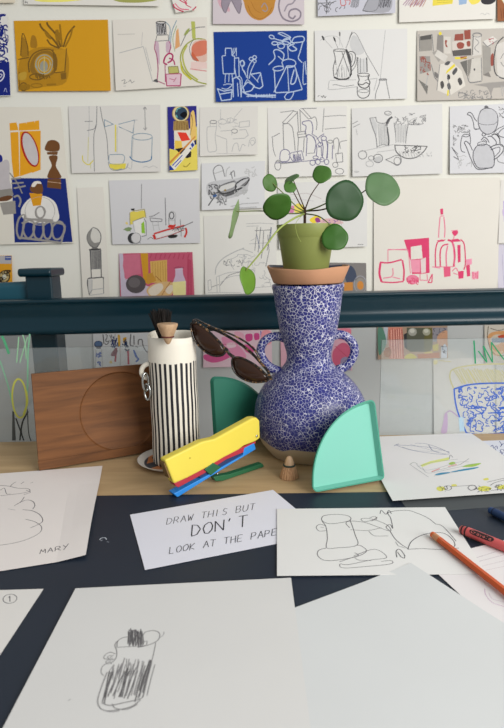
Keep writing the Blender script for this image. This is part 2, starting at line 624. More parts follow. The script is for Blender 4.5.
# ---- second row
pic('printed_picture', 'white sheet with a dense navy blue print at the left edge of the photo', [(-70, 12), (7.5, 13), (12.3, 96.5), (-66, 99)], (220, 218, 214), [
    (Zm(0, 0, .25), [FP(NAVY, [(-60, 255), (40, 250), (46, 384), (-60, 386)]), SB(NAVY, 2.0, -30, 60, 32, 250, 34), SB(NAVY, 1.4, -30, 60, 34, 260, 26), L((210, 210, 225), 1.8, [(-10, 290), (12, 285), (20, 305), (8, 325), (-12, 328)]),
                     L((210, 210, 225), 1.2, [(2, 298), (12, 302), (4, 314)]), L((170, 175, 215), .8, [(20, 370), (26, 355), (32, 372)])])], 'print')
OC = (206, 150, 34)
BR, BR2 = (112, 84, 36), (150, 110, 32)
pic('charcoal_picture', 'ochre yellow sheet with a brown still life of leafy pot and round dish', [(14, 21), (108, 20), (111.5, 91.5), (19.5, 92)], OC, [
    (Zm(0, 0, .25), [FL((176, 128, 34), [(80, 250), (130, 200), (190, 190), (270, 210), (268, 330), (180, 350), (85, 355)]), FL((158, 116, 36), [(85, 225), (92, 150), (112, 185), (115, 225)]), FL((160, 116, 36), [(124, 190), (128, 145), (145, 150), (150, 190)]),
                     FL((140, 104, 40), [(125, 255), (150, 215), (200, 205), (225, 240), (225, 290), (180, 312), (130, 295)]), FE((186, 138, 40), 180, 260, 40, 44), EL((150, 160, 150), 1.6, 180, 262, 33, 38), EL((176, 172, 140), 1, 180, 262, 24, 28),
                     FE((150, 150, 140), 178, 268, 16, 22), P((206, 180, 90), 1, [(180, 228), (180, 296)]), L(BR, 1.2, [(120, 292), (118, 250), (145, 212), (200, 200), (226, 225)]),
                     FP((188, 138, 36), [(214, 205), (268, 198), (262, 290), (222, 292)]), P(BR, .9, [(214, 200), (222, 294), (262, 290), (268, 196)]), FP((128, 94, 36), [(245, 296), (268, 292), (268, 318), (248, 322)]),
                     L(BR, 1.6, [(240, 195), (215, 160), (170, 115), (160, 95)]), L(BR, 1.6, [(245, 190), (225, 140), (195, 105), (188, 90)]), L(BR2, 1.6, [(250, 190), (245, 140), (240, 98)]), L(BR, 1.3, [(255, 190), (272, 140), (300, 105)]),
                     L(BR2, 1.4, [(262, 190), (282, 150), (292, 112)]), L(BR, 1.3, [(238, 195), (205, 180), (190, 160)]), L(BR2, 2, [(235, 180), (228, 150), (232, 120)]), FL(BR2, [(178, 118), (200, 140), (205, 160), (185, 145)]), FL(BR2, [(225, 120), (245, 140), (240, 165), (222, 148)]),
                     L(BR, .8, [(85, 225), (92, 135), (112, 185), (115, 225)]), L(BR, .8, [(75, 240), (120, 232)]), EL(BR, .9, 150, 310, 28, 12), EL(BR, .9, 98, 350, 14, 16), EL(BR2, 1, 150, 345, 22, 8), P(BR2, 1.6, [(190, 342), (228, 340)]),
                     FL(BR2, [(78, 345), (120, 340), (118, 362), (80, 362)]), HT(BR, .8, 140, 300, 200, 318, 9, 6), L(BR, .7, [(80, 290), (82, 350)]), FL((186, 148, 56), [(75, 300), (108, 290), (105, 320), (80, 322)]), FL((124, 92, 38), [(218, 215), (232, 240), (228, 285), (215, 270)])])], sw=1.15)
MV, RS = (165, 84, 120), (206, 120, 96)
pic('coloured_pencil_picture', 'white sheet with a mauve pencil bottle and a red fruit in a green bowl', [(112.5, 20), (207, 17.5), (207.5, 86), (116.5, 91.5)], (220, 215, 206), [
    (Zm(100, 0, .218), [FL((214, 180, 166), [(425, 205), (450, 188), (494, 190), (494, 280), (450, 285), (420, 265)]), FL(RS, [(420, 225), (445, 195), (494, 192), (494, 245), (440, 262)]), FL((196, 100, 70), [(422, 240), (440, 262), (455, 285), (425, 275)]),
                        L((150, 156, 70), 1.4, [(494, 186), (440, 182), (390, 215), (370, 270), (390, 330), (440, 375), (490, 390)]), L((176, 178, 90), 2, [(400, 210), (380, 260), (400, 330), (450, 372)]), L((190, 186, 60), 2, [(372, 285), (380, 330), (420, 370)]),
                        L(G, .9, [(494, 125), (440, 130), (400, 155), (370, 215)]), L(G, .8, [(430, 180), (412, 220), (420, 260), (445, 285)]), L((196, 120, 130), 1, [(420, 292), (494, 296)]), P((206, 140, 140), 1.2, [(415, 320), (490, 330)]), FP((222, 196, 190), [(418, 286), (494, 290), (494, 318), (418, 322)]),
                        FP((176, 182, 96), [(418, 100), (436, 100), (440, 180), (424, 180)]), FL((150, 160, 90), [(385, 165), (398, 140), (412, 132), (404, 155)]), FP((214, 160, 110), [(350, 145), (360, 130), (368, 215), (345, 230)]),
                        L((130, 156, 170), 1, [(322, 230), (330, 150), (352, 95)]), L((130, 156, 170), .9, [(300, 100), (322, 130), (318, 190)]), L((150, 170, 130), .8, [(345, 240), (335, 180), (352, 120)]),
                        FP((190, 188, 190), [(258, 105), (300, 105), (305, 155), (262, 158)]), HT(BK, 1.2, 262, 112, 304, 154, 6, 2), EL(BK, 1, 280, 106, 22, 6), P(G, .8, [(258, 105), (262, 160), (305, 158), (302, 105)]), P(G, .8, [(262, 165), (314, 162), (316, 188), (256, 192), (262, 165)]),
                        FL((196, 170, 184), [(255, 200), (262, 260), (275, 300), (270, 200)]), FL((196, 170, 184), [(305, 195), (325, 200), (318, 240), (305, 240)]), L(MV, 1.2, [(256, 192), (252, 225), (262, 260), (268, 320), (264, 372)]), L(MV, 1.2, [(316, 190), (326, 215), (318, 245)]), P(MV, 1, [(264, 375), (300, 390)]), P(MV, 1, [(300, 300), (302, 380)]),
                        L((170, 50, 100), 1.8, [(310, 300), (294, 290), (302, 262), (320, 248), (335, 258), (330, 280), (312, 292)]), L((170, 50, 100), 1.5, [(318, 270), (338, 280), (345, 302)]), FP((180, 178, 106), [(315, 312), (360, 310), (366, 338), (316, 342)]), P((130, 124, 80), .9, [(315, 310), (318, 342), (364, 338), (358, 308), (315, 310)]),
                        FP((216, 188, 198), [(306, 346), (372, 344), (370, 398), (312, 398)]), P((176, 70, 110), 1.3, [(304, 345), (308, 398), (370, 398), (374, 343), (304, 345)]), P((176, 70, 110), 1, [(320, 365), (345, 372)]), P((176, 70, 110), 1, [(340, 380), (352, 360)]),
                        P(LG, .8, [(90, 246), (200, 216), (244, 380)]), P(LG, .6, [(210, 220), (238, 330)]), P((196, 192, 188), .8, [(196, 150), (192, 210)]), FL(DG, [(246, 376), (262, 366), (268, 382)]), P((190, 186, 180), .7, [(82, 160), (160, 158)]),
                        L(G, .6, [(102, 374), (118, 370), (112, 388), (128, 380)]), L(G, .6, [(134, 380), (142, 370), (148, 384), (160, 376)]), P(LG, .5, [(110, 400), (122, 398)])])], sw=0.85)
SK = (176, 192, 216)
BLUE = (28, 62, 140)
pic('line_picture', 'deep blue sheet with white outlined still life of jug, tins and potted plant', [(213.5, 32), (307, 30.5), (307, 100.5), (216, 102.5)], BLUE, [
    (Zm(205, 0, .2083), [P(SK, 1.3, [(98, 262), (98, 232), (128, 232), (130, 268), (142, 270), (142, 355), (88, 356), (82, 270), (100, 266)]), L(SK, 1.1, [(130, 268), (142, 250), (150, 230), (150, 270)]), L(SK, 1, [(132, 255), (140, 230)]),
                         P(SK, 1, [(98, 358), (96, 400)]), P(SK, 1, [(116, 358), (114, 395)]), P(SK, 1.1, [(130, 358), (132, 395)]), L(SK, 1.1, [(88, 410), (110, 405), (130, 410), (105, 430), (80, 425)]), P(SK, 1.5, [(58, 428), (92, 440), (130, 432), (126, 480), (80, 486), (70, 455), (128, 445)]), P(SK, 1.2, [(60, 428), (76, 470)]),
                         P(SK, 1.3, [(143, 280), (162, 278), (164, 370), (150, 372), (143, 330)]), P(SK, 1.5, [(136, 470), (134, 380), (150, 372), (168, 385), (174, 470)]), P(SK, 1.2, [(160, 466), (156, 400)]), L(SK, 1.2, [(174, 460), (178, 390), (165, 365)]),
                         L(SK, 1.2, [(205, 380), (205, 340), (215, 310), (235, 280)]), L(SK, 1.2, [(212, 380), (222, 340), (240, 300)]), EL(SK, 1.2, 222, 284, 10, 8), EL(SK, 1.2, 238, 276, 9, 8), EL(SK, 1.1, 238, 294, 8, 7), L(SK, 1.3, [(165, 300), (180, 290), (188, 310), (178, 325), (200, 370)]), EL(SK, 1.2, 180, 306, 10, 14), L(SK, 1, [(200, 375), (190, 345), (178, 335)]),
                         P(SK, 1.5, [(182, 420), (205, 395), (238, 415), (222, 438), (190, 446), (182, 420)]), L(SK, 1.1, [(190, 405), (205, 385), (235, 415)]), P(SK, 1.5, [(220, 358), (266, 350), (278, 415), (262, 428), (230, 418)]), P(SK, 1.1, [(222, 360), (250, 390), (268, 354)]), P(SK, 1.1, [(250, 390), (256, 398)]),
                         P(SK, 2, [(180, 442), (200, 455), (230, 462), (300, 462), (340, 460)]), P(SK, 1, [(198, 465), (340, 470)]), HT(SK, 1.4, 200, 455, 340, 470, 11, 2),
                         P(SK, 1.4, [(332, 335), (338, 448), (418, 444), (466, 432), (430, 318), (392, 318), (330, 446)]), EL(SK, 1.3, 352, 330, 26, 11, -8), L(SK, 1.3, [(376, 322), (370, 298), (395, 285), (425, 290), (436, 306), (420, 322), (385, 326)]), P(SK, 1.2, [(396, 326), (402, 440)]),
                         L(SK, 1.6, [(428, 335), (415, 380), (412, 405), (430, 400), (440, 365), (436, 335)]), L(SK, 1.3, [(380, 470), (395, 450), (425, 445), (410, 478), (388, 480), (380, 465)]), L(SK, 1.5, [(374, 290), (378, 260), (352, 240), (330, 245), (335, 280), (305, 312)]), L(SK, 1.2, [(350, 270), (375, 292)]),
                         EL(SK, 1.3, 320, 178, 12, 8, 20), L(SK, 1.3, [(330, 185), (370, 195), (410, 185)]), L(SK, 1.3, [(350, 160), (372, 158), (412, 180), (390, 178), (350, 160)]), EL(SK, 1.5, 335, 208, 14, 8), L(SK, 1.3, [(350, 205), (390, 200), (415, 215)]), EL(SK, 1.3, 392, 200, 20, 14), EL(SK, 1.4, 365, 222, 16, 12), L(SK, 1.4, [(415, 205), (430, 180), (470, 176), (474, 198), (440, 205), (415, 205)]),
                         L(SK, 1.6, [(430, 210), (400, 225), (415, 245), (440, 238), (420, 220)]), L(SK, 1.4, [(470, 200), (456, 250), (448, 280), (466, 302)]), L(SK, 1.2, [(474, 300), (470, 400), (490, 402)]), L(SK, 1.2, [(480, 295), (486, 360)]), L(SK, 1, [(395, 214), (398, 250), (400, 285)])])], sw=0.72)
pic('pencil_picture', 'white sheet with a dark graphite jug and glass jar, right of the blue sheet', [(314.5, 31), (407, 29), (406.5, 99.5), (315, 101.5)], (219, 218, 216), [
    (Zm(310, 0, .1984), [FL((200, 200, 200), [(215, 180), (245, 200), (275, 260), (230, 280), (200, 230)]), L(G, .8, [(180, 245), (222, 165), (280, 270), (345, 385)]), P(LG, .8, [(378, 155), (352, 400)]), FL(BK, [(58, 184), (66, 184), (74, 200), (66, 204)]), P(LG, .7, [(70, 198), (112, 245)]), L(LG, .6, [(50, 205), (90, 184), (140, 190), (165, 240)]),
                         FL(BK, [(116, 188), (124, 192), (130, 212), (122, 208)]), P(G, .6, [(126, 212), (140, 245)]), FL(DG, [(146, 164), (152, 164), (152, 182), (147, 182)]), P(LG, .7, [(149, 184), (149, 230)]), L(DG, 1, [(212, 162), (202, 185), (198, 200)]),
                         EL(DG, .9, 150, 255, 32, 6), L(DG, 1.2, [(118, 258), (126, 300), (116, 345), (120, 392)]), L(BK, 2.2, [(120, 392), (150, 403), (190, 398), (206, 375)]), L(BK, 2.2, [(180, 255), (195, 300), (204, 340), (206, 380)]), FL(DG, [(180, 250), (192, 262), (206, 300), (206, 340), (192, 310)]), L(DG, 1.2, [(186, 268), (210, 262), (228, 280), (222, 320), (204, 345)]), L(G, .9, [(185, 275), (208, 275), (212, 300), (204, 330)]), L(G, 1, [(210, 360), (230, 330), (236, 290)]),
                         P(DG, 1, [(175, 262), (128, 380)]), P(DG, 1, [(160, 265), (200, 380)]), P(G, .8, [(160, 330), (158, 395)]), P(G, .8, [(140, 350), (138, 392)]), L(DG, 1, [(125, 290), (130, 330)]), HT(LG, .8, 125, 340, 200, 395, 6, 5),
                         FP((206, 206, 206), [(240, 300), (286, 296), (286, 370), (240, 374)]), P(DG, 1.6, [(240, 292), (240, 372)]), P(DG, 1.6, [(284, 292), (286, 366)]), P(G, 1, [(252, 296), (252, 370)]), P(LG, 1, [(268, 300), (270, 366)]), EL(DG, 1, 268, 380, 30, 8), L(BK, 1.4, [(238, 382), (246, 405), (240, 425), (258, 445), (285, 445), (300, 420), (292, 400), (298, 380)]),
                         L(BK, 1.2, [(240, 425), (262, 430), (280, 420), (296, 428)]), L(DG, 1.2, [(236, 440), (238, 480), (258, 498), (285, 492), (298, 470), (296, 432)]), EL(G, .8, 268, 462, 26, 8), L(G, .9, [(285, 385), (290, 400), (275, 410)]),
                         L(LG, .9, [(96, 410), (92, 440), (104, 455), (235, 440)]), P(LG, .8, [(100, 408), (230, 405)]), L(G, .8, [(112, 432), (130, 430), (170, 438), (220, 432)]), P(LG, .9, [(300, 402), (336, 398), (320, 460)]), P(G, 1, [(346, 405), (384, 403), (382, 415), (398, 500)]), L(G, 1, [(346, 405), (348, 420), (330, 470), (326, 502)]), EL(G, .7, 365, 404, 20, 5),
                         L(DG, .8, [(38, 490), (46, 484)]), L(DG, .8, [(54, 486), (62, 494), (66, 484), (74, 496), (80, 488)])])])
RU = (150, 84, 74)
YL = (222, 204, 70)
pic('coloured_pencil_picture', 'grey sheet with a crowd of shaded boxes and rust red packets, upper right', [(417, 31), (520, 28), (520, 99), (416.5, 101.5)], (190, 184, 176), [
    (Zm(395, 0, .2163), [FP((150, 146, 140), [(110, 180), (170, 172), (170, 235), (115, 240)]), FP((92, 90, 88), [(114, 170), (168, 160), (166, 182), (116, 188)]), FP((140, 136, 132), [(195, 160), (222, 165), (222, 250), (190, 230)]), FE(YL, 208, 156, 7, 8), P(G, .8, [(110, 160), (112, 240)]), P(G, .8, [(170, 160), (176, 240)]),
                         FP((205, 200, 192), [(224, 170), (256, 172), (256, 250), (226, 250)]), FL(RU, [(230, 188), (240, 190), (236, 205), (242, 220), (232, 215)]), FP(RU, [(276, 160), (315, 156), (315, 188), (272, 190)]), FP(RU, [(318, 142), (348, 138), (348, 182), (320, 184)]), FP((206, 198, 190), [(262, 194), (345, 186), (350, 230), (264, 236)]), FL(RU, [(284, 205), (300, 196), (318, 205), (312, 225), (290, 226)]), FL(RU, [(330, 195), (345, 192), (345, 215), (332, 215)]),
                         FP((96, 92, 90), [(262, 236), (350, 226), (350, 258), (266, 262)]), FP(RU, [(300, 264), (330, 262), (328, 275), (300, 276)]), FP(YL, [(274, 266), (300, 266), (298, 276), (276, 276)]), P(YL, 1.2, [(300, 276), (330, 268)]), FP((206, 202, 196), [(362, 170), (395, 165), (398, 255), (356, 262)]), EL(G, 1.2, 378, 164, 20, 10), L(G, 1, [(368, 180), (385, 200), (366, 225), (385, 245)]), L(DG, .9, [(360, 170), (356, 255)]),
                         FP((160, 156, 150), [(170, 245), (196, 232), (222, 258), (200, 290)]), FP((205, 201, 194), [(196, 232), (242, 262), (228, 290), (180, 258)]), FP((150, 146, 142), [(110, 262), (160, 262), (164, 330), (112, 345)]), SB(RU, 1, 114, 265, 160, 350, 14), P(G, .9, [(165, 300), (180, 360), (196, 380)]), FP((120, 118, 114), [(105, 370), (150, 400), (145, 440)]), P(LG, 1, [(150, 350), (140, 400)]),
                         FP((214, 209, 200), [(205, 300), (262, 288), (305, 330), (322, 400), (250, 445), (190, 420)]), FL(DG, [(226, 300), (240, 286), (254, 288), (242, 304)]), FP(YL, [(232, 345), (236, 330), (272, 296), (276, 308)]), FL(DG, [(262, 335), (280, 314), (285, 330), (268, 350)]), FL(BK, [(238, 352), (248, 348), (252, 365), (240, 372)]), FL((84, 82, 82), [(206, 385), (218, 378), (224, 400), (212, 414)]), FL((84, 82, 82), [(286, 372), (298, 362), (308, 385), (296, 398)]), FL(DG, [(238, 392), (250, 388), (254, 412), (242, 416)]), FP(YL, [(238, 420), (246, 420), (244, 445), (236, 446)]), FL((120, 118, 116), [(180, 335), (196, 345), (194, 365), (182, 355)]), P(G, .7, [(205, 300), (190, 420)]), P(G, .7, [(240, 345), (250, 445)]),
                         FP((112, 110, 106), [(298, 290), (330, 280), (332, 360)]), FP((140, 136, 130), [(332, 280), (362, 270), (362, 300), (334, 360)]), FP((200, 196, 188), [(352, 275), (396, 268), (396, 375), (340, 380)]), L(G, 1, [(332, 360), (345, 385), (396, 378)]), FE(DG, 364, 324, 4, 6), P(G, .8, [(396, 268), (398, 375)]),
                         FP((158, 154, 148), [(402, 210), (440, 222), (440, 330), (404, 350)]), FP((130, 126, 122), [(402, 350), (430, 335), (440, 360)]), FP((212, 208, 202), [(404, 195), (450, 168), (472, 186), (425, 216)]), SB((170, 70, 80), .9, 420, 180, 462, 205, 6), P(G, .8, [(404, 195), (425, 218), (472, 188)]), FL(RU, [(440, 262), (452, 250), (452, 300), (440, 305)]), FP((206, 202, 196), [(462, 210), (560, 170), (560, 365), (470, 360)]), L(DG, 1.3, [(500, 172), (470, 205), (455, 270), (458, 335), (480, 360), (510, 368)]), L(G, 1, [(485, 275), (500, 252), (520, 260)]), L(G, 1, [(485, 290), (500, 310), (520, 300)]),
                         FP((156, 152, 148), [(360, 395), (430, 385), (560, 375), (560, 400), (450, 410), (440, 440), (420, 405)]), SB(G, .6, 290, 420, 460, 460, 30), HT(LG, .6, 480, 400, 560, 450, 10, 10)])], sw=0.85)
# ---- third row
COLL = (220, 215, 203)
GRY = (150, 146, 142)
ORG = (224, 158, 38)
BRN = (112, 74, 44)
pic('collage_picture', 'paper collage with orange packet, brown pepper mill and navy panel, at the left edge', [(-60, 107), (61, 107.5), (75, 243), (-56, 246)], COLL, [
    (Zm(0, 100, .206), [FP((30, 46, 118), [(60, 380), (322, 382), (356, 690), (76, 692)]), FP(ORG, [(48, 114), (82, 110), (92, 148), (50, 150)]), FP(ORG, [(94, 116), (192, 100), (194, 146), (94, 150)]), FP(ORG, [(52, 158), (92, 156), (98, 370), (70, 380), (60, 300)]), FP(ORG, [(98, 154), (200, 150), (200, 338), (100, 372)]),
                        FE((172, 44, 34), 148, 240, 38, 90, -18), FE((196, 190, 190), 150, 240, 30, 82, -18), FP(ORG, [(160, 330), (200, 328), (200, 340), (160, 355)]), FP(COLL, [(126, 100), (132, 100), (130, 118)]), FP(COLL, [(168, 95), (174, 95), (170, 112)]),
                        FL(BRN, [(220, 235), (235, 202), (265, 196), (290, 212), (290, 245), (262, 252), (228, 248)]), FP(BRN, [(230, 254), (284, 252), (280, 268), (232, 266)]), FL(BRN, [(240, 275), (282, 274), (274, 320), (292, 355), (298, 380), (236, 380), (240, 350), (254, 318)]), FP(BRN, [(234, 385), (298, 384), (300, 434), (232, 426)]), P((214, 180, 150), .8, [(234, 398), (300, 406)]),
                        FL((36, 46, 128), [(-12, 272), (8, 268), (16, 290), (6, 312), (-12, 312)]), FP((188, 182, 184), [(-12, 312), (22, 295), (38, 295), (50, 330), (50, 392), (62, 430), (-12, 448)]), FL((188, 182, 184), [(22, 295), (44, 296), (50, 330), (36, 340)]), FP((140, 136, 130), [(-12, 440), (60, 430), (70, 462), (-10, 486)]), FL((104, 68, 44), [(-10, 480), (40, 465), (66, 470), (40, 490), (-10, 492)]), FP((150, 146, 140), [(2, 500), (78, 490), (82, 552), (20, 558)]),
                        L((150, 146, 140), 2, [(70, 472), (92, 466), (104, 490), (96, 520)]), L((140, 136, 132), 1.4, [(50, 355), (85, 400), (112, 455)]), P((150, 146, 140), 1.6, [(56, 385), (106, 380)]), P((150, 146, 140), 1.6, [(58, 406), (118, 402)]), P((150, 146, 140), 1.6, [(70, 430), (128, 418)]),
                        FL((222, 219, 214), [(108, 560), (112, 520), (150, 478), (210, 466), (262, 488), (284, 530), (280, 590), (150, 596)]), EL((170, 166, 164), .8, 198, 540, 72, 68), FP((214, 150, 36), [(146, 452), (210, 456), (202, 512), (164, 516)]), FL(BRN, [(150, 440), (158, 408), (182, 398), (208, 412), (210, 450), (180, 456)]), FL((226, 218, 208), [(156, 420), (168, 398), (196, 396), (204, 408), (184, 408), (172, 422)]),
                        EL(GRY, 2.6, 200, 548, 22, 28), L(GRY, 2.2, [(88, 600), (100, 570), (125, 565), (110, 660), (98, 670), (86, 640), (88, 600)]), L(GRY, 2.2, [(150, 585), (122, 600), (118, 640), (140, 672), (165, 650), (170, 600), (150, 585)]), L(GRY, 2.2, [(195, 590), (168, 610), (172, 660), (198, 676), (215, 640), (210, 595), (195, 590)]),
                        L(GRY, 2.2, [(238, 590), (214, 615), (222, 665), (244, 672), (258, 630), (250, 592), (238, 590)]), L(GRY, 2.2, [(285, 590), (258, 620), (266, 670), (296, 672), (318, 630), (305, 596), (285, 590)]), P(GRY, 2.2, [(118, 575), (300, 600), (320, 610)]), P(GRY, 2.4, [(92, 668), (200, 680), (302, 694)]), P(GRY, 2, [(320, 612), (302, 692)]), P(GRY, 2, [(110, 600), (150, 580), (210, 580), (262, 585)])])], 'collage', sw=0.9)
BG = (110, 140, 160)
pic('coloured_pencil_picture', 'white sheet of faint bottles with a thin yellow spoon and blue beaker', [(68.5, 106.5), (160.5, 105), (161, 172), (72.5, 173.5)], (214, 211, 206), [
    (Zm(60, 100, .2083), [L(G, 1, [(178, 30), (176, 120), (164, 180), (168, 345)]), L(G, 1, [(194, 34), (204, 90), (226, 180), (234, 290)]), P(LG, .8, [(140, 30), (142, 100), (136, 290)]), P(G, .9, [(120, 104), (158, 103)]), L(G, 1, [(132, 148), (165, 140), (175, 120)]), L((214, 202, 90), 1.6, [(110, 268), (114, 295), (140, 312), (162, 292)]), P((206, 200, 120), .9, [(138, 180), (136, 300)]), P((200, 196, 130), .9, [(148, 300), (150, 330)]),
                          P((216, 204, 96), 2.2, [(268, 120), (269, 250)]), P(LG, .8, [(276, 130), (276, 255)]), P(BG, .9, [(214, 95), (258, 118), (216, 130), (214, 95)]), P(BG, .9, [(282, 118), (360, 98), (352, 150), (352, 160), (284, 130)]), P(LG, .8, [(352, 96), (374, 98)]), P(LG, .8, [(358, 98), (346, 330)]), P(LG, .7, [(284, 128), (350, 162)]),
                          FP((220, 204, 84), [(240, 308), (320, 306), (316, 330), (262, 340), (240, 325)]), L(BG, .9, [(238, 266), (238, 300), (258, 310), (300, 308), (312, 280), (300, 264), (240, 264)]), L(G, .8, [(234, 300), (244, 330), (270, 340), (318, 330), (330, 305)]), L(BG, 1, [(250, 330), (270, 338), (300, 332)]), EL(BG, .9, 396, 178, 48, 16), P(BG, .9, [(348, 180), (344, 280)]), L((70, 116, 156), 1.5, [(336, 272), (352, 290), (395, 300), (436, 290), (442, 270)]), P(BG, .9, [(444, 180), (442, 275)]), P(LG, .7, [(320, 320), (345, 335)]),
                          P(G, .9, [(408, 40), (411, 140)]), P(G, .9, [(400, 46), (408, 34), (416, 46)]), P(G, .9, [(402, 136), (411, 146), (418, 134)]), L(LG, .7, [(400, 325), (415, 320), (430, 326), (450, 318), (470, 328)])])])
NV2 = (48, 46, 130)
pic('painted_picture', 'narrow navy and yellow painting with a red diamond and a paint tube', [(167.5, 107), (196.5, 106), (198, 170.5), (169.5, 172)], NV2, [
    (Zm(160, 100, .2083), [FP((226, 208, 96), [(46, 235), (110, 250), (180, 200), (182, 345), (48, 345)]), FP((226, 208, 96), [(140, 140), (180, 130), (180, 200), (150, 210)]), FP((222, 214, 196), [(68, 140), (146, 140), (160, 200), (140, 240), (70, 240)]), FE((216, 200, 150), 100, 66, 40, 40), FE((50, 70, 90), 102, 66, 30, 32), FL((20, 22, 30), [(96, 72), (120, 56), (132, 72), (118, 90)]), L((110, 190, 190), 1.2, [(80, 60), (86, 45), (100, 40)]), L((110, 190, 190), 1, [(78, 74), (84, 85)]), EL((150, 120, 60), .8, 100, 66, 40, 40),
                           FP((168, 138, 84), [(66, 102), (136, 100), (140, 146), (64, 148)]), HT((120, 92, 50), .8, 68, 104, 138, 144, 9, 1), FP((222, 64, 48), [(84, 156), (126, 158), (146, 194), (104, 200)]), FP((228, 192, 84), [(72, 196), (105, 198), (108, 238), (72, 236)]), FP((42, 38, 40), [(74, 236), (110, 230), (152, 250), (150, 275), (130, 282), (100, 262)]), FL((226, 190, 110), [(150, 60), (166, 62), (174, 180), (150, 190), (146, 100)]), L((120, 90, 50), .9, [(150, 70), (158, 110), (146, 170)]),
                           FP((226, 222, 212), [(52, 320), (160, 192), (172, 216), (72, 338)]), P((206, 138, 66), 2.2, [(48, 304), (172, 178)]), FP((36, 60, 150), [(48, 312), (70, 338), (48, 340)]), P((44, 70, 160), 1.8, [(62, 318), (110, 268)]), P((44, 70, 160), 1.5, [(74, 324), (104, 292)]), FP((42, 66, 150), [(148, 215), (158, 205), (166, 218), (156, 232)]), FP((36, 40, 90), [(164, 198), (176, 190), (176, 214), (168, 218)]), L((150, 130, 50), .9, [(112, 318), (128, 322), (146, 304)]), FP((46, 60, 140), [(140, 236), (148, 228), (154, 240)])])], 'painting', sw=0.9)
pic('pencil_picture', 'faint thin line drawing of jars on white paper, right of the narrow navy painting', [(199.5, 107.5), (258, 106), (257.5, 155), (200, 156.5)], (217, 214, 208), [
    (Zm(160, 100, .2083), [P(LG, .7, [(292, 45), (290, 95)]), L(LG, .7, [(395, 40), (370, 70), (355, 85)]), L(LG, .9, [(240, 128), (226, 140), (230, 240), (250, 250), (272, 240), (265, 180), (272, 128)]), EL(G, 1, 256, 106, 16, 8), P(LG, .8, [(240, 108), (242, 128), (272, 128), (272, 106)]), SB(LG, .7, 275, 90, 380, 140, 10), P(LG, .9, [(382, 106), (430, 100), (428, 128), (380, 132), (382, 106)]), P(LG, .9, [(380, 145), (412, 142), (424, 170), (405, 185), (350, 188)]), P(LG, .8, [(290, 150), (345, 146), (345, 170)]), EL(G, .9, 358, 150, 14, 10),
                           P(LG, .8, [(270, 170), (320, 190), (322, 260)]), L(LG, .9, [(345, 250), (355, 215), (372, 210), (382, 248), (395, 215), (410, 222)]), L(LG, .9, [(425, 225), (432, 192), (452, 182), (458, 205), (440, 222)]), EL(LG, .7, 444, 206, 10, 12), P((190, 188, 186), .7, [(272, 258), (420, 262)]), EL(LG, .8, 300, 105, 20, 12), EL(LG, .8, 338, 98, 14, 12)])])
IN = (110, 106, 140)
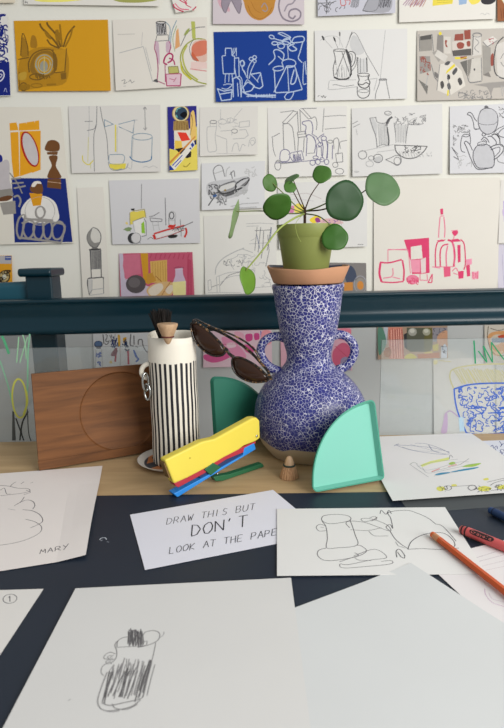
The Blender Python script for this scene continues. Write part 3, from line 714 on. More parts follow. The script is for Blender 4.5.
pic('pen_picture', 'white sheet with thin ink outlines of bottles and jugs, directly above the plant', [(267.5, 108), (347, 106), (347, 175.5), (269, 178)], (221, 219, 215), [
    (Zm(260, 100, .1885), [P(G, .9, [(106, 40), (108, 66), (180, 56)]), P(G, .9, [(118, 122), (178, 58), (200, 66), (140, 126), (118, 122)]), P(G, .9, [(208, 50), (258, 102), (272, 96), (226, 46)]), P(G, .9, [(215, 46), (300, 44)]), P(G, 1, [(198, 58), (204, 170)]), P(G, 1, [(212, 55), (216, 165)]), P(G, .9, [(340, 45), (336, 100), (332, 170)]), P(G, .8, [(340, 88), (420, 82), (455, 84)]), P(G, .8, [(342, 155), (455, 146)]),
                           L(G, 1.1, [(122, 128), (124, 200), (126, 262)]), L(G, 1.1, [(150, 124), (172, 150), (182, 220), (186, 270)]), P(G, 1, [(122, 128), (150, 124)]), P(G, 1.1, [(198, 172), (240, 166), (246, 194), (202, 200), (198, 172)]), P(G, .8, [(200, 184), (244, 180)]), P(G, 1, [(204, 200), (198, 290)]), P(G, 1, [(234, 200), (230, 280)]), L(IN, 1.2, [(238, 180), (244, 140), (226, 128), (228, 116), (268, 112), (280, 150), (276, 182)]), L(G, 1, [(270, 100), (292, 90), (302, 120), (298, 160)]), L(IN, 1.2, [(244, 200), (256, 184), (284, 200), (300, 250), (298, 300)]), L(IN, 1.1, [(250, 200), (244, 300)]), P(G, .8, [(250, 285), (290, 282)]),
                           L(G, 1, [(62, 198), (80, 190), (105, 176)]), L(G, .9, [(66, 200), (70, 260), (82, 300)]), L(IN, 1.1, [(104, 310), (112, 272), (140, 264), (158, 284), (150, 322), (112, 328), (104, 310)]), P(IN, 1, [(150, 290), (170, 280), (220, 270), (232, 318), (172, 326), (158, 300)]), HT(IN, .7, 172, 290, 216, 318, 8, 2), HT(IN, .7, 172, 286, 216, 322, 6, 6), P(IN, 1, [(80, 336), (240, 326), (330, 316)]), EL(G, 1, 94, 350, 16, 24), P(G, 1, [(110, 340), (210, 330)]), L(G, .9, [(84, 328), (96, 320), (112, 330)]),
                           EL(IN, 1.1, 338, 204, 14, 12), L(IN, 1.2, [(326, 212), (334, 250), (330, 310)]), L(IN, 1.2, [(350, 210), (358, 250), (352, 312)]), EL(G, 1, 372, 222, 14, 8), L(IN, 1.1, [(360, 232), (356, 310)]), L(IN, 1.1, [(384, 240), (382, 316)]), L(G, 1, [(392, 260), (390, 215), (408, 202), (418, 225), (412, 290)]), L(G, .9, [(425, 260), (424, 225), (460, 215)]), P(G, 1, [(400, 286), (436, 282), (438, 330), (405, 332), (400, 286)]), EL(IN, 1, 318, 236, 12, 10), P(IN, 1, [(300, 210), (322, 190), (340, 180)]), P(IN, 1, [(306, 250), (324, 250), (326, 300)]),
                           EL(IN, 1, 278, 334, 14, 14), EL(IN, 1, 306, 330, 12, 14), EL(IN, 1, 328, 318, 11, 12), EL(IN, 1, 352, 330, 12, 14), EL(G, .9, 398, 346, 14, 14), EL(G, .9, 420, 380, 22, 15), EL(IN, 1, 294, 306, 14, 8), P(IN, .9, [(278, 182), (300, 196), (322, 236)]), L(IN, 1, [(284, 195), (296, 230), (288, 280)])])])
pic('pencil_picture', 'white sheet with a shaded pencil jug, flower vase and bowl, left of the teapots', [(351.5, 108.5), (442, 104), (441.5, 174), (352, 177)], (215, 214, 212), [
    (Zm(345, 98, .2083), [FL((196, 196, 196), [(125, 98), (150, 120), (150, 180), (140, 170)]), P(G, 1, [(118, 98), (150, 94)]), L(G, 1.3, [(118, 98), (130, 140), (146, 186), (152, 240)]), L(G, 1, [(146, 96), (156, 118), (190, 122), (205, 105)]), L(DG, 3, [(196, 138), (206, 108), (226, 92)]), L(DG, 2.2, [(200, 140), (208, 200), (206, 232)]), L(G, 1.1, [(215, 105), (205, 125)]), HT(LG, .8, 155, 125, 200, 230, 10, 4), EL(G, .9, 205, 74, 16, 10), L(LG, 1, [(190, 70), (200, 80), (218, 70)]), L(G, .9, [(152, 236), (180, 226), (206, 232)]),
                          L(G, 1.1, [(234, 120), (240, 170), (242, 215)]), L(G, 1.3, [(302, 124), (294, 170), (288, 220)]), SB(G, .8, 240, 90, 300, 130, 12), HT(LG, .8, 240, 130, 295, 215, 10, -2), SB(G, .8, 305, 75, 385, 130, 18), L(LG, .8, [(300, 122), (320, 104), (345, 95)]), L(DG, 1.4, [(236, 225), (245, 262), (285, 290), (335, 288), (372, 262), (392, 234)]), P(DG, 1.1, [(238, 228), (392, 234)]), SB(DG, 1, 268, 228, 360, 266, 18), HT(LG, .9, 252, 262, 370, 285, 9, 8),
                          EL(G, 1, 82, 275, 20, 20), EL(G, 1.1, 156, 292, 22, 20), EL(LG, .9, 116, 318, 18, 14), L(G, 1, [(192, 298), (215, 290), (240, 278), (262, 282), (266, 310), (248, 326), (222, 312), (192, 298)]), EL(G, .9, 248, 304, 16, 18), P(LG, .8, [(70, 260), (230, 225)]), P(LG, .8, [(150, 262), (240, 250)]), FL((190, 190, 190), [(140, 290), (168, 282), (172, 302), (150, 310)]), P(G, .8, [(34, 126), (60, 112)]), P(G, .8, [(38, 142), (70, 126)]), P(LG, .8, [(52, 152), (58, 180)]), SB(LG, .8, 378, 262, 412, 290, 5), P(LG, .8, [(42, 354), (66, 354)]), P(LG, .8, [(44, 358), (62, 360)]), EL(G, .8, 124, 290, 14, 10)])])
TP = (84, 84, 90)
pic('pencil_picture', 'white sheet with two pencil teapots, at the right edge above the pink print', [(449.5, 106.5), (516, 103.5), (516, 173), (449, 174)], (209, 209, 212), [
    (Zm(440, 95, .127), [FL((192, 192, 196), [(300, 190), (330, 120), (400, 112), (445, 150), (440, 260), (360, 310), (315, 270)]), FL((192, 192, 196), [(255, 450), (300, 395), (390, 400), (420, 480), (410, 570), (310, 585), (260, 520)]), L(TP, 1.2, [(296, 190), (320, 125), (370, 105), (420, 122), (448, 160), (450, 225), (425, 285), (370, 312), (325, 290), (300, 240), (296, 190)]), FL((110, 110, 114), [(345, 100), (358, 84), (378, 92), (374, 106)]), L(TP, .9, [(298, 226), (350, 238), (420, 232), (448, 210)]), L(TP, 1.2, [(210, 155), (225, 138), (250, 150), (270, 190), (288, 210)]), L(TP, 1.2, [(210, 155), (240, 170), (258, 215), (268, 270), (305, 268)]), P(TP, .9, [(270, 268), (300, 272)]), P(LG, .8, [(338, 126), (362, 128)]),
                         L(TP, 1.3, [(255, 450), (285, 405), (330, 390), (380, 402), (412, 450), (420, 520), (405, 570), (330, 580), (285, 570), (255, 510), (255, 450)]), L(TP, 1.2, [(185, 378), (200, 366), (228, 392), (250, 440)]), L(TP, 1.3, [(185, 378), (205, 420), (230, 490), (262, 560), (300, 590), (405, 575)]), EL(TP, 1, 325, 386, 36, 16, -8), L(TP, 1.3, [(318, 360), (338, 338), (362, 346), (382, 378)]), L(TP, 1, [(330, 366), (345, 354), (362, 372)]), L(TP, 1.4, [(385, 420), (420, 400), (470, 392), (492, 410), (486, 450), (450, 490), (415, 515)]), L(TP, 1.1, [(392, 436), (430, 420), (462, 416), (460, 450), (420, 492)]), EL(TP, 1.2, 340, 314, 14, 12),
                         L(TP, 1.3, [(370, 330), (400, 330), (436, 370), (432, 400)]), L(BK, 1.6, [(400, 320), (430, 310), (460, 340), (466, 385)]), L(TP, 1, [(420, 300), (450, 270), (500, 245)]), L(TP, 1.2, [(440, 300), (470, 330), (520, 340)]), L(TP, 1.1, [(540, 240), (480, 275), (452, 310)]), L(G, 1, [(465, 340), (470, 400), (520, 410)]), L(G, 1, [(440, 500), (455, 530), (520, 545)]), P(LG, 1, [(500, 400), (490, 480)]), SB(G, .9, 460, 95, 540, 180, 14),
                         L(TP, 1.1, [(170, 325), (158, 380), (162, 440), (190, 455)]), L(TP, 1.1, [(228, 300), (235, 350), (232, 390)]), EL(TP, 1, 200, 322, 26, 10), SB(G, .8, 100, 240, 230, 300, 22), P(TP, 1, [(86, 412), (132, 486), (140, 515), (100, 486)]), P(G, .9, [(96, 425), (136, 470)]), SB(G, .7, 100, 310, 150, 400, 8), SB(LG, .7, 130, 480, 240, 580, 8)])])

# ---- fourth row
pic('pencil_picture', 'tall narrow white strip with a shaded egg on a shaving brush handle', [(77, 188), (103.5, 187), (111, 306), (84, 308)], (221, 217, 208), [
    (Zm(60, 175, .1716), [FL((208, 205, 198), [(160, 350), (190, 305), (225, 320), (240, 370), (220, 420), (175, 410)]), FL((138, 136, 132), [(160, 360), (178, 320), (190, 312), (180, 360), (200, 395), (236, 392), (215, 424), (178, 412)]), L(DG, 1.1, [(196, 306), (166, 340), (160, 375), (180, 412), (212, 424), (236, 392), (240, 350), (222, 318), (196, 306)]), FL((120, 118, 115), [(190, 424), (220, 424), (222, 436), (188, 436)]),
                          FP((160, 158, 154), [(174, 436), (240, 432), (244, 546), (184, 548)]), HT(DG, 1, 180, 438, 242, 545, 8, 3), P(BK, 1.6, [(172, 436), (240, 432)]), P(DG, 1.2, [(178, 440), (186, 600)]), P(DG, 1.2, [(240, 436), (244, 596)]), P(G, .9, [(186, 548), (244, 545)]), FP((200, 198, 194), [(166, 606), (188, 602), (190, 690), (170, 698)]), L(DG, 1.4, [(176, 700), (164, 640), (168, 604), (200, 600), (250, 596), (258, 604)]), P(G, .9, [(256, 600), (258, 690)]), P(LG, .9, [(190, 610), (190, 668), (258, 660)]), P(G, .8, [(172, 698), (190, 670)]), P(LG, .8, [(178, 700), (258, 690)])])], sw=0.8)
pic('coloured_pencil_picture', 'pale grey sheet with yellow and green bottles and a long red tool', [(109, 180.5), (199, 178.5), (200.5, 243), (113, 244.5)], (206, 205, 207), [
    (Zm(105, 172, .1984), [P(G, .8, [(185, 60), (184, 185)]), P(G, 1, [(301, 30), (304, 130), (308, 270)]), FP((44, 42, 40), [(132, 186), (150, 184), (150, 194), (134, 195)]), FL((218, 200, 90), [(128, 205), (160, 200), (200, 195), (205, 225), (175, 240), (130, 265)]), P(G, .9, [(126, 205), (128, 270)]), P((150, 140, 80), .9, [(140, 198), (200, 188), (208, 232)]), FP((222, 220, 216), [(142, 250), (196, 232), (200, 318), (160, 320)]), FP((142, 190, 66), [(184, 262), (198, 248), (204, 310), (186, 308)]), P(G, .9, [(198, 235), (208, 252), (210, 320), (186, 326)]), P(G, .8, [(142, 250), (196, 228)]), P(LG, .8, [(142, 250), (150, 300)]), FL((128, 150, 104), [(100, 290), (120, 278), (138, 286), (118, 300)]), FL((222, 200, 110), [(104, 258), (114, 252), (116, 266)]), L((120, 140, 100), 1, [(95, 292), (116, 282), (130, 300)]),
                           FE((60, 60, 62), 142, 334, 26, 27), FE((206, 204, 204), 158, 334, 24, 26), EL(G, 1, 158, 334, 24, 26), L(G, .8, [(175, 350), (180, 360)]), P(G, .9, [(224, 226), (245, 222), (275, 204)]), P(G, .9, [(228, 232), (290, 238), (286, 250), (232, 250), (228, 232)]), P(LG, .8, [(240, 252), (248, 296)]), P(LG, .8, [(268, 252), (276, 292)]), P(LG, .8, [(242, 270), (270, 268)]), EL(DG, 1.2, 337, 220, 11, 17), EL(LG, .8, 340, 222, 18, 24), P(G, .8, [(322, 232), (324, 266)]), P(G, .8, [(354, 232), (354, 266)]), FL((196, 54, 48), [(318, 278), (326, 266), (346, 268), (356, 262), (354, 276), (330, 282)]),
                           P((196, 60, 54), 2, [(248, 312), (320, 290), (402, 270)]), P((170, 70, 66), 1, [(256, 340), (340, 316), (400, 292)]), FP((196, 54, 48), [(240, 318), (252, 314), (260, 334), (250, 342)]), FP((222, 214, 212), [(256, 318), (390, 282), (386, 294), (262, 332)]), P(DG, .9, [(350, 292), (400, 272), (444, 252)]), L(DG, .9, [(350, 300), (372, 290), (396, 286), (415, 290)]), P(G, .8, [(380, 240), (386, 325)]), L(DG, .9, [(340, 296), (360, 280), (380, 300), (400, 268)]), FL((46, 44, 44), [(318, 324), (340, 316), (366, 318), (360, 330), (330, 334)]), L((196, 60, 54), 2.4, [(408, 282), (412, 305), (402, 330)]), L(G, .8, [(216, 340), (232, 330), (246, 338)])])], sw=0.8)
pic('pencil_picture', 'small smudged grey drawing of a boat-shaped dish, left of the potted plant', [(201.5, 163.5), (265, 161), (264.5, 208), (202, 210.5)], (213, 213, 214), [
    (Zm(195, 155, .1992), [FL((190, 190, 192), [(60, 150), (110, 130), (200, 120), (270, 110), (250, 190), (140, 225), (70, 210)]), L(G, .9, [(104, 130), (92, 80), (110, 55), (135, 58), (150, 110)]), P(LG, .8, [(96, 95), (140, 80)]), L(LG, .9, [(155, 110), (160, 75), (175, 60)]), L(G, .9, [(175, 100), (195, 80), (200, 110)]), P(G, 1, [(180, 85), (188, 120)]), FL((150, 150, 152), [(110, 165), (160, 140), (205, 132), (205, 165), (160, 190), (120, 190)]), FL((205, 204, 202), [(118, 165), (170, 145), (200, 140), (196, 160), (150, 178), (124, 182)]), L(BK, 2, [(112, 170), (122, 188), (150, 196), (200, 178), (206, 150)]), L(DG, 1.6, [(112, 168), (150, 148), (200, 132)]),
                           FL((92, 92, 94), [(120, 188), (160, 194), (210, 172), (240, 160), (200, 195), (150, 210)]), L(BK, 1.6, [(205, 150), (235, 128), (270, 118), (262, 145), (230, 172), (205, 178)]), FL((120, 120, 122), [(225, 160), (262, 130), (270, 118), (265, 145), (240, 165)]), L(DG, 1, [(210, 140), (240, 122), (262, 118)]), SB(DG, 1, 70, 150, 125, 220, 16), SB(G, 1, 110, 200, 160, 250, 10), SB(LG, 1, 200, 160, 270, 220, 10), SB((190, 190, 190), .9, 250, 60, 310, 110, 8), FL((60, 96, 150), [(90, 205), (105, 198), (110, 208), (96, 214)]), FE((150, 126, 70), 152, 178, 6, 5), L(DG, 1.2, [(80, 195), (100, 205), (85, 230), (68, 255)]), P(LG, .9, [(180, 260), (240, 246), (320, 242)]), P(LG, .8, [(190, 268), (310, 262)]), L(G, 1, [(112, 225), (130, 235), (125, 255)])])], sw=0.95)
pic('pencil_picture', 'white sheet with a curved pencil dish and bundled uprights, behind the lowest pot leaf', [(203.5, 216), (276, 214), (277, 293), (205.5, 294.5)], (218, 216, 210), [
    (Zm(195, 155, .1992), [P(LG, .8, [(258, 345), (330, 342), (395, 346)]), P(LG, .8, [(258, 358), (320, 356)]), P(G, .9, [(312, 360), (300, 480)]), P(G, .9, [(330, 362), (316, 490)]), P(G, 1, [(345, 380), (340, 470), (332, 520)]), P(G, .9, [(382, 362), (362, 480)]), P(G, .9, [(300, 380), (380, 376)]), P(LG, .8, [(272, 446), (372, 440)]), P(G, .9, [(365, 400), (372, 480), (355, 560)]), P(LG, .8, [(280, 430), (300, 420)]), P((110, 120, 150), 1, [(310, 400), (325, 470)]), P((110, 120, 150), 1, [(384, 364), (376, 440)]),
                           L(LG, 1.4, [(246, 468), (200, 486), (140, 520), (108, 560), (102, 600)]), L(LG, 1.1, [(290, 490), (240, 472), (246, 466)]), L(LG, .9, [(110, 610), (125, 605), (170, 590), (240, 585)]), P(LG, .9, [(66, 630), (80, 626), (84, 675), (68, 680), (66, 630)]), P(G, .8, [(84, 662), (120, 650)]), P(LG, .9, [(108, 612), (112, 690)]), P(LG, .9, [(122, 605), (126, 690)]), L(G, .9, [(126, 655), (170, 605), (232, 585)]), SB(G, .8, 145, 520, 240, 560, 10), SB(LG, .8, 180, 500, 300, 600, 14), SB(LG, .8, 300, 540, 380, 660, 10), P(LG, .8, [(66, 690), (230, 690)]), P(LG, .8, [(300, 665), (370, 660)]), L(LG, .9, [(130, 640), (180, 610), (280, 600)])])])
pic('crayon_picture', 'white sheet with yellow and pink crayon marks, hidden behind the potted plant', [(277.5, 183), (367, 180.5), (366.5, 246.5), (279, 249)], (217, 216, 213), [
    (Zm(270, 175, .2183), [FL((230, 214, 100), [(104, 150), (130, 130), (160, 150), (140, 176), (112, 170)]), FL((206, 130, 170), [(84, 160), (105, 140), (112, 160), (98, 180)]), FL((232, 206, 70), [(180, 205), (215, 185), (232, 205), (200, 222)]), FL((150, 70, 140), [(205, 200), (222, 196), (230, 214), (212, 218)]), FL((214, 176, 176), [(235, 205), (290, 200), (335, 222), (240, 226)]), SB((130, 90, 160), .9, 236, 206, 315, 222, 10), L((190, 180, 180), .8, [(80, 60), (100, 90), (170, 85), (235, 110)]), L((200, 196, 200), .8, [(70, 130), (110, 110), (200, 120)]), P(G, .9, [(398, 319), (425, 318)]), L(LG, .7, [(240, 120), (300, 140), (330, 250)])])])
PB = (221, 217, 208)
PK2 = (226, 120, 150)
pic('printed_picture', 'large white sheet with a pink print of bottles and boxes, right of the plant', [(373.5, 179.5), (500, 177.5), (496.5, 291.5), (373.5, 294)], PB, [
    (Zm(370, 175, .2659), [FP(PINK, [(126, 244), (220, 236), (222, 368), (190, 372), (156, 372), (150, 320)]), FP(PB, [(152, 270), (192, 264), (196, 314), (152, 318)]), FP((230, 150, 172), [(150, 320), (186, 318), (186, 366), (156, 366)]), FP((222, 206, 204), [(188, 318), (208, 310), (208, 366), (190, 370)]), FP(PINK, [(192, 280), (202, 276), (202, 296), (196, 300)]), P(PK2, .9, [(66, 326), (66, 280), (142, 282), (150, 370)]), P(PK2, .8, [(66, 282), (140, 278)]), L(PINK, 2.6, [(38, 330), (34, 370), (42, 402)]), L(PINK, 1.8, [(36, 328), (70, 330), (118, 318)]), L(PINK, 1.6, [(42, 402), (85, 404), (124, 400)]), L(PINK, 2, [(120, 320), (126, 360), (124, 398)]), L(PK2, 1.2, [(48, 388), (82, 380), (84, 350)]), L(PK2, 1, [(84, 384), (112, 390)]),
                           FE((226, 130, 156), 158, 393, 24, 18), SB(PINK, .9, 136, 378, 180, 410, 12), P(PK2, 1, [(186, 370), (186, 395), (214, 396), (212, 372)]), P(PINK, 1.3, [(216, 404), (232, 372), (230, 404), (214, 404)]), FP(PINK, [(262, 128), (273, 126), (274, 148), (264, 150)]), L(PK2, 1.2, [(262, 158), (258, 200), (256, 236)]), L(PK2, 1.2, [(276, 158), (280, 200), (278, 236)]), P(PK2, 1, [(262, 155), (276, 154)]),
                           L(PINK, 1.5, [(244, 345), (244, 290), (252, 254), (270, 244)]), FP(PINK, [(250, 246), (284, 242), (274, 250), (256, 252)]), L(PINK, 1.6, [(262, 345), (262, 290), (272, 266), (292, 260)]), L(PK2, 1.6, [(285, 345), (284, 300), (290, 266)]), L(PINK, 2.2, [(290, 244), (308, 254), (316, 300), (312, 345)]), FP(PINK, [(304, 242), (330, 240), (340, 250), (310, 252)]), FP(PINK, [(326, 264), (338, 262), (338, 326), (328, 330)]), L(PINK, 1.4, [(338, 242), (352, 262), (356, 330), (350, 356)]), L(PK2, 1, [(310, 250), (316, 345)]), P(PK2, .9, [(244, 345), (310, 345)]), FL(PINK, [(306, 214), (326, 210), (328, 220), (316, 230)]), P(PK2, 1.1, [(314, 230), (312, 240)]), P(PK2, .9, [(304, 210), (328, 208)]),
                           FP((222, 96, 130), [(274, 346), (300, 344), (300, 380), (276, 384)]), FP(PINK, [(328, 362), (350, 360), (348, 388), (330, 390)]), FP(PINK, [(358, 340), (372, 336), (374, 380), (362, 382)]), FP((230, 150, 176), [(358, 318), (380, 314), (380, 336), (360, 338)]), FP((232, 170, 186), [(380, 364), (406, 362), (404, 390), (380, 392)]), HT(PINK, .7, 380, 364, 404, 390, 5, 2), L(PK2, 1.1, [(306, 362), (320, 350), (328, 362)]), L(PK2, 1, [(232, 345), (262, 350)]), L(PK2, 1, [(310, 368), (326, 374)])])], 'print', sw=0.85)
pic('crayon_picture', 'white sheet with lilac marks cut by the right edge, upper of two', [(500.5, 180), (560, 178), (560, 240), (497, 243.5)], (219, 216, 211), [
    (Zm(370, 175, .2659), [HT((186, 172, 210), 1.5, 496, 100, 540, 175, 6, 4), FL((200, 184, 216), [(496, 130), (515, 125), (515, 150), (498, 155)])])])
pic('painted_picture', 'pale lilac sheet cut by the right edge, lower of two', [(497.5, 244.5), (560, 242), (560, 291), (497, 293)], (204, 200, 214), [(Zm(370, 175, .2659), [HT((190, 186, 206), 1.2, 490, 300, 560, 420, 6, 4)])], 'painting')

# ---- fifth row
pic('painted_picture', 'orange painting with a dark scribbled tin, beside the teal post at left', [(-50, 256), (12, 255.5), (13.5, 284), (-48, 285)], (214, 152, 40), [
    (Zm(0, 235, .1512), [FP((176, 172, 174), [(-60, 138), (78, 138), (80, 190), (-60, 190)]), FP((70, 90, 150), [(36, 140), (78, 138), (78, 166), (36, 166)]), P((214, 210, 206), 1, [(40, 152), (76, 150)]), FE((190, 170, 120), 35, 275, 36, 40), SB((58, 50, 40), 1.4, 0, 235, 72, 312, 14), EL((60, 50, 40), 1.2, 35, 275, 34, 38), FL((206, 206, 190), [(20, 270), (40, 260), (48, 285), (28, 292)])])], 'painting', sw=1.0)
PKR = (186, 86, 110)
pic('painted_picture', 'pink painting with grey ball, wooden blocks and a milk bottle, above the rail', [(119, 253.5), (192.5, 252), (195, 302), (121, 303)], PKR, [
    (Zm(110, 240, .1984), [FP((190, 180, 196), [(44, 60), (66, 66), (75, 190), (200, 235), (200, 300), (60, 300)]), FP((196, 110, 132), [(70, 75), (150, 70), (158, 170), (110, 180), (80, 200), (66, 130)]), FP((198, 146, 46), [(154, 66), (192, 66), (196, 220), (172, 215)]), FP((204, 164, 92), [(203, 108), (288, 100), (290, 215), (210, 215)]), HT((180, 136, 66), .9, 210, 110, 286, 205, 6, 2), FP((190, 140, 60), [(186, 170), (215, 165), (235, 205), (190, 225)]), FE((84, 78, 80), 132, 222, 50, 46), FE((104, 98, 100), 124, 214, 30, 26), FL((206, 170, 120), [(186, 250), (230, 218), (300, 210), (330, 235), (300, 285), (215, 290)]), FL((216, 204, 186), [(196, 250), (230, 224), (262, 220), (268, 245), (235, 278), (205, 276)]), FL((214, 200, 180), [(280, 250), (310, 225), (322, 245), (300, 272)]), P((160, 104, 50), 1.6, [(262, 280), (310, 205)]), P((150, 96, 50), 1, [(230, 180), (262, 210)]),
                           FP((196, 176, 196), [(330, 145), (366, 140), (370, 175), (384, 210), (384, 292), (320, 292), (318, 215), (330, 180)]), FP((222, 212, 150), [(316, 212), (382, 206), (384, 295), (322, 298)]), L((130, 60, 90), .9, [(322, 142), (345, 136), (372, 140)]), P((210, 196, 210), 1.2, [(330, 150), (368, 147)]), HT((172, 66, 92), 1.4, 200, 70, 410, 95, 9, -8), HT((172, 66, 92), 1.2, 390, 100, 412, 280, 4, 2)])], 'painting')
pic('painted_picture', 'dark grey blue painting with orange circles, right of the clay saucer', [(322, 262.5), (366, 263), (366, 293), (322, 294)], (126, 122, 120), [
    (Zm(270, 175, .2183), [FL((70, 78, 96), [(345, 440), (368, 415), (390, 440), (392, 480), (350, 492)]), FP((190, 130, 66), [(338, 492), (378, 490), (378, 528), (338, 530)]), EL((150, 150, 156), 1.4, 412, 500, 28, 38), FE((140, 136, 130), 412, 502, 24, 30), FE((196, 132, 66), 412, 505, 15, 20), FP((150, 120, 96), [(290, 450), (338, 430), (338, 470), (300, 490)])])], 'painting')

# ---- below the rail
pic('coloured_pencil_picture', 'white sheet with small blue and red figures, below the rail left of the striped vase', [(92.5, 322), (160, 321), (162, 386), (96, 388)], (214, 216, 218), [
    (Zm(85, 325, .1488), [FE((96, 120, 156), 92, 128, 24, 20), EL((50, 60, 90), 1, 92, 128, 26, 20), FP((70, 70, 84), [(76, 140), (112, 140), (108, 158), (80, 158)]), SB((60, 90, 170), 1.6, 78, 178, 112, 270, 9), P(LG, .8, [(76, 160), (74, 290)]), P(LG, .8, [(114, 160), (122, 280)]), P(DG, 1, [(122, 62), (130, 125)]), FP((170, 50, 70), [(206, 150), (220, 150), (212, 245), (200, 245)]), FP((180, 70, 90), [(284, 160), (298, 165), (302, 262), (290, 262)]), FL((120, 50, 70), [(175, 200), (205, 155), (222, 170), (205, 205)]), SB((50, 60, 110), 1.3, 180, 80, 225, 160, 10), FL((214, 170, 70), [(222, 70), (236, 70), (240, 130), (228, 140)]), FL((206, 160, 60), [(258, 88), (280, 82), (276, 110), (262, 120)]), SB((46, 60, 90), 1.4, 256, 100, 296, 170, 10), P(LG, .8, [(240, 130), (240, 290)]), L((60, 100, 180), 1.6, [(330, 165), (345, 210), (362, 225), (345, 245)]), L((60, 100, 180), 1.4, [(338, 180), (352, 215)]), SB(G, .9, 140, 60, 200, 130, 7), L(DG, 1, [(310, 60), (306, 130), (330, 140)]), P(DG, 1, [(330, 70), (332, 130)]), L(DG, 1, [(360, 130), (362, 100), (385, 98), (390, 130), (410, 170), (425, 182)]), P(G, .9, [(340, 140), (360, 150)]), FL((226, 200, 120), [(165, 250), (180, 235), (185, 255)]), FL((200, 190, 190), [(230, 150), (245, 160), (240, 190)]), P(LG, .8, [(205, 60), (200, 100)])])], sw=1.0)
pic('watercolour_picture', 'pink watercolour sheet below the rail, between striped vase and blue vase', [(203, 318), (271.5, 317), (272, 365.5), (203.5, 367)], (226, 196, 208), [
    (Zm(180, 305, .2183), [FL((214, 96, 150), [(110, 245), (150, 262), (205, 250), (260, 215), (275, 195), (240, 190), (180, 225), (115, 225)]), FL((228, 150, 184), [(190, 150), (240, 160), (300, 220), (290, 250), (230, 240)]), FL((206, 80, 140), [(300, 135), (330, 132), (330, 160), (305, 165)]), FL((206, 80, 140), [(340, 130), (362, 130), (362, 155), (342, 158)]), P((90, 100, 190), 1.4, [(370, 118), (372, 165)]), P((220, 130, 160), 1, [(290, 178), (425, 178)]), FL((228, 170, 190), [(250, 122), (290, 130), (290, 170), (262, 160)]), FL((240, 160, 170), [(375, 120), (415, 120), (415, 175), (375, 175)]), FL((214, 96, 150), [(290, 180), (340, 190), (330, 220), (300, 210)]), P((190, 60, 110), .9, [(180, 180), (290, 176)]), FL((236, 206, 216), [(215, 175), (250, 172), (255, 190), (220, 195)])])], 'painting')
pic('watercolour_picture', 'pink sheet behind the right handle of the blue vase', [(280, 322), (351, 320), (351.5, 370), (281, 371)], (222, 172, 188), [
    (Zm(230, 260, .3299), [FL((206, 100, 130), [(310, 280), (340, 250), (365, 270), (360, 330), (320, 330)]), FL((150, 140, 170), [(335, 300), (362, 295), (364, 340), (340, 340)]), FL((226, 130, 150), [(330, 210), (368, 210), (368, 235), (330, 240)]), P((190, 80, 100), 1, [(318, 260), (362, 300)])])], 'painting')
pic('painted_picture', 'painting with a dark olive tin and pink bottle, below the rail on the right', [(377, 322), (447, 320), (447, 357.5), (377.5, 359)], (176, 150, 130), [
    (Zm(370, 320, .1786), [FP((190, 196, 206), [(75, 40), (100, 40), (92, 130), (80, 150), (76, 200)]), FL((96, 140, 122), [(42, 50), (70, 45), (90, 120), (75, 165), (46, 190)]), FP((216, 140, 122), [(100, 40), (180, 40), (188, 215), (105, 215)]), HT((170, 84, 76), 1, 105, 50, 182, 212, 10, 3), HT((236, 180, 166), 1.2, 110, 50, 178, 212, 5, 5), FL((160, 100, 60), [(76, 170), (100, 150), (118, 175), (105, 205), (80, 200)]), FP((60, 60, 64), [(186, 80), (205, 70), (205, 165), (190, 150)]), FP((96, 98, 84), [(204, 42), (346, 42), (348, 150), (330, 176), (222, 176), (204, 160)]), FP((110, 106, 66), [(298, 44), (346, 42), (346, 150), (330, 174), (300, 174)]), FE((170, 170, 160), 236, 66, 24, 22), FE((206, 206, 196), 234, 60, 14, 12), FE((170, 170, 150), 314, 66, 22, 20), FE((204, 204, 190), 312, 60, 13, 11), FL((206, 196, 90), [(192, 200), (225, 185), (258, 205), (240, 214), (195, 214)]), FP((206, 190, 110), [(300, 178), (345, 172), (345, 186), (300, 188)]), FP((186, 120, 90), [(262, 188), (385, 180), (385, 210), (265, 214)]), FP((150, 148, 156), [(348, 42), (430, 42), (430, 80), (380, 120), (348, 120)]), SB((80, 78, 90), 1, 350, 45, 420, 85, 10), FL((206, 160, 130), [(380, 80), (430, 60), (430, 150), (390, 140), (372, 120)]), FP((206, 190, 96), [(345, 140), (380, 130), (378, 168), (350, 172)]), FP((200, 210, 226), [(395, 150), (415, 130), (428, 150), (425, 210), (392, 212)]), SB((30, 40, 70), 1.4, 396, 145, 424, 208, 9)])], 'painting')
pic('painted_picture', 'painting with an orange brown round pot, below the rail at the right edge', [(484, 318), (560, 316), (560, 361), (484, 363)], (206, 200, 188), [
    (Zm(420, 320, .2059), [FL((214, 160, 110), [(325, 95), (345, 60), (420, 55), (440, 100), (400, 160), (350, 165)]), FL((206, 196, 180), [(340, 90), (365, 70), (400, 75), (390, 110), (350, 120)]), FL((196, 84, 60), [(378, 75), (440, 70), (440, 95), (390, 92)]), FP((120, 136, 156), [(345, 88), (415, 86), (412, 108), (345, 108)]), L((90, 80, 60), 1, [(330, 30), (325, 90), (345, 150), (380, 172), (420, 165)]), L((110, 100, 90), 1, [(340, 40), (380, 50), (420, 40)]), FL((226, 190, 150), [(330, 120), (360, 150), (400, 150), (370, 175)])])], 'painting')
pic('pencil_picture', 'plain white sheet low on the wall behind the right clear panel', [(433, 359), (493.5, 357.5), (493.5, 450), (433.5, 452)], (214, 214, 212), [
    (Zm(420, 320, .2059), [FL((222, 216, 160), [(66, 195), (85, 195), (82, 212), (66, 215)]), P((214, 206, 150), 1.2, [(90, 196), (150, 202)])])], 'sheet')
pic('pencil_picture', 'white sheet low on the wall at the right edge behind the clear panel', [(496, 357.5), (560, 356), (560, 450), (496, 452)], (212, 212, 211), [(Zm(420, 320, .2059), [SB(LG, .8, 380, 230, 460, 420, 8)])], 'sheet')
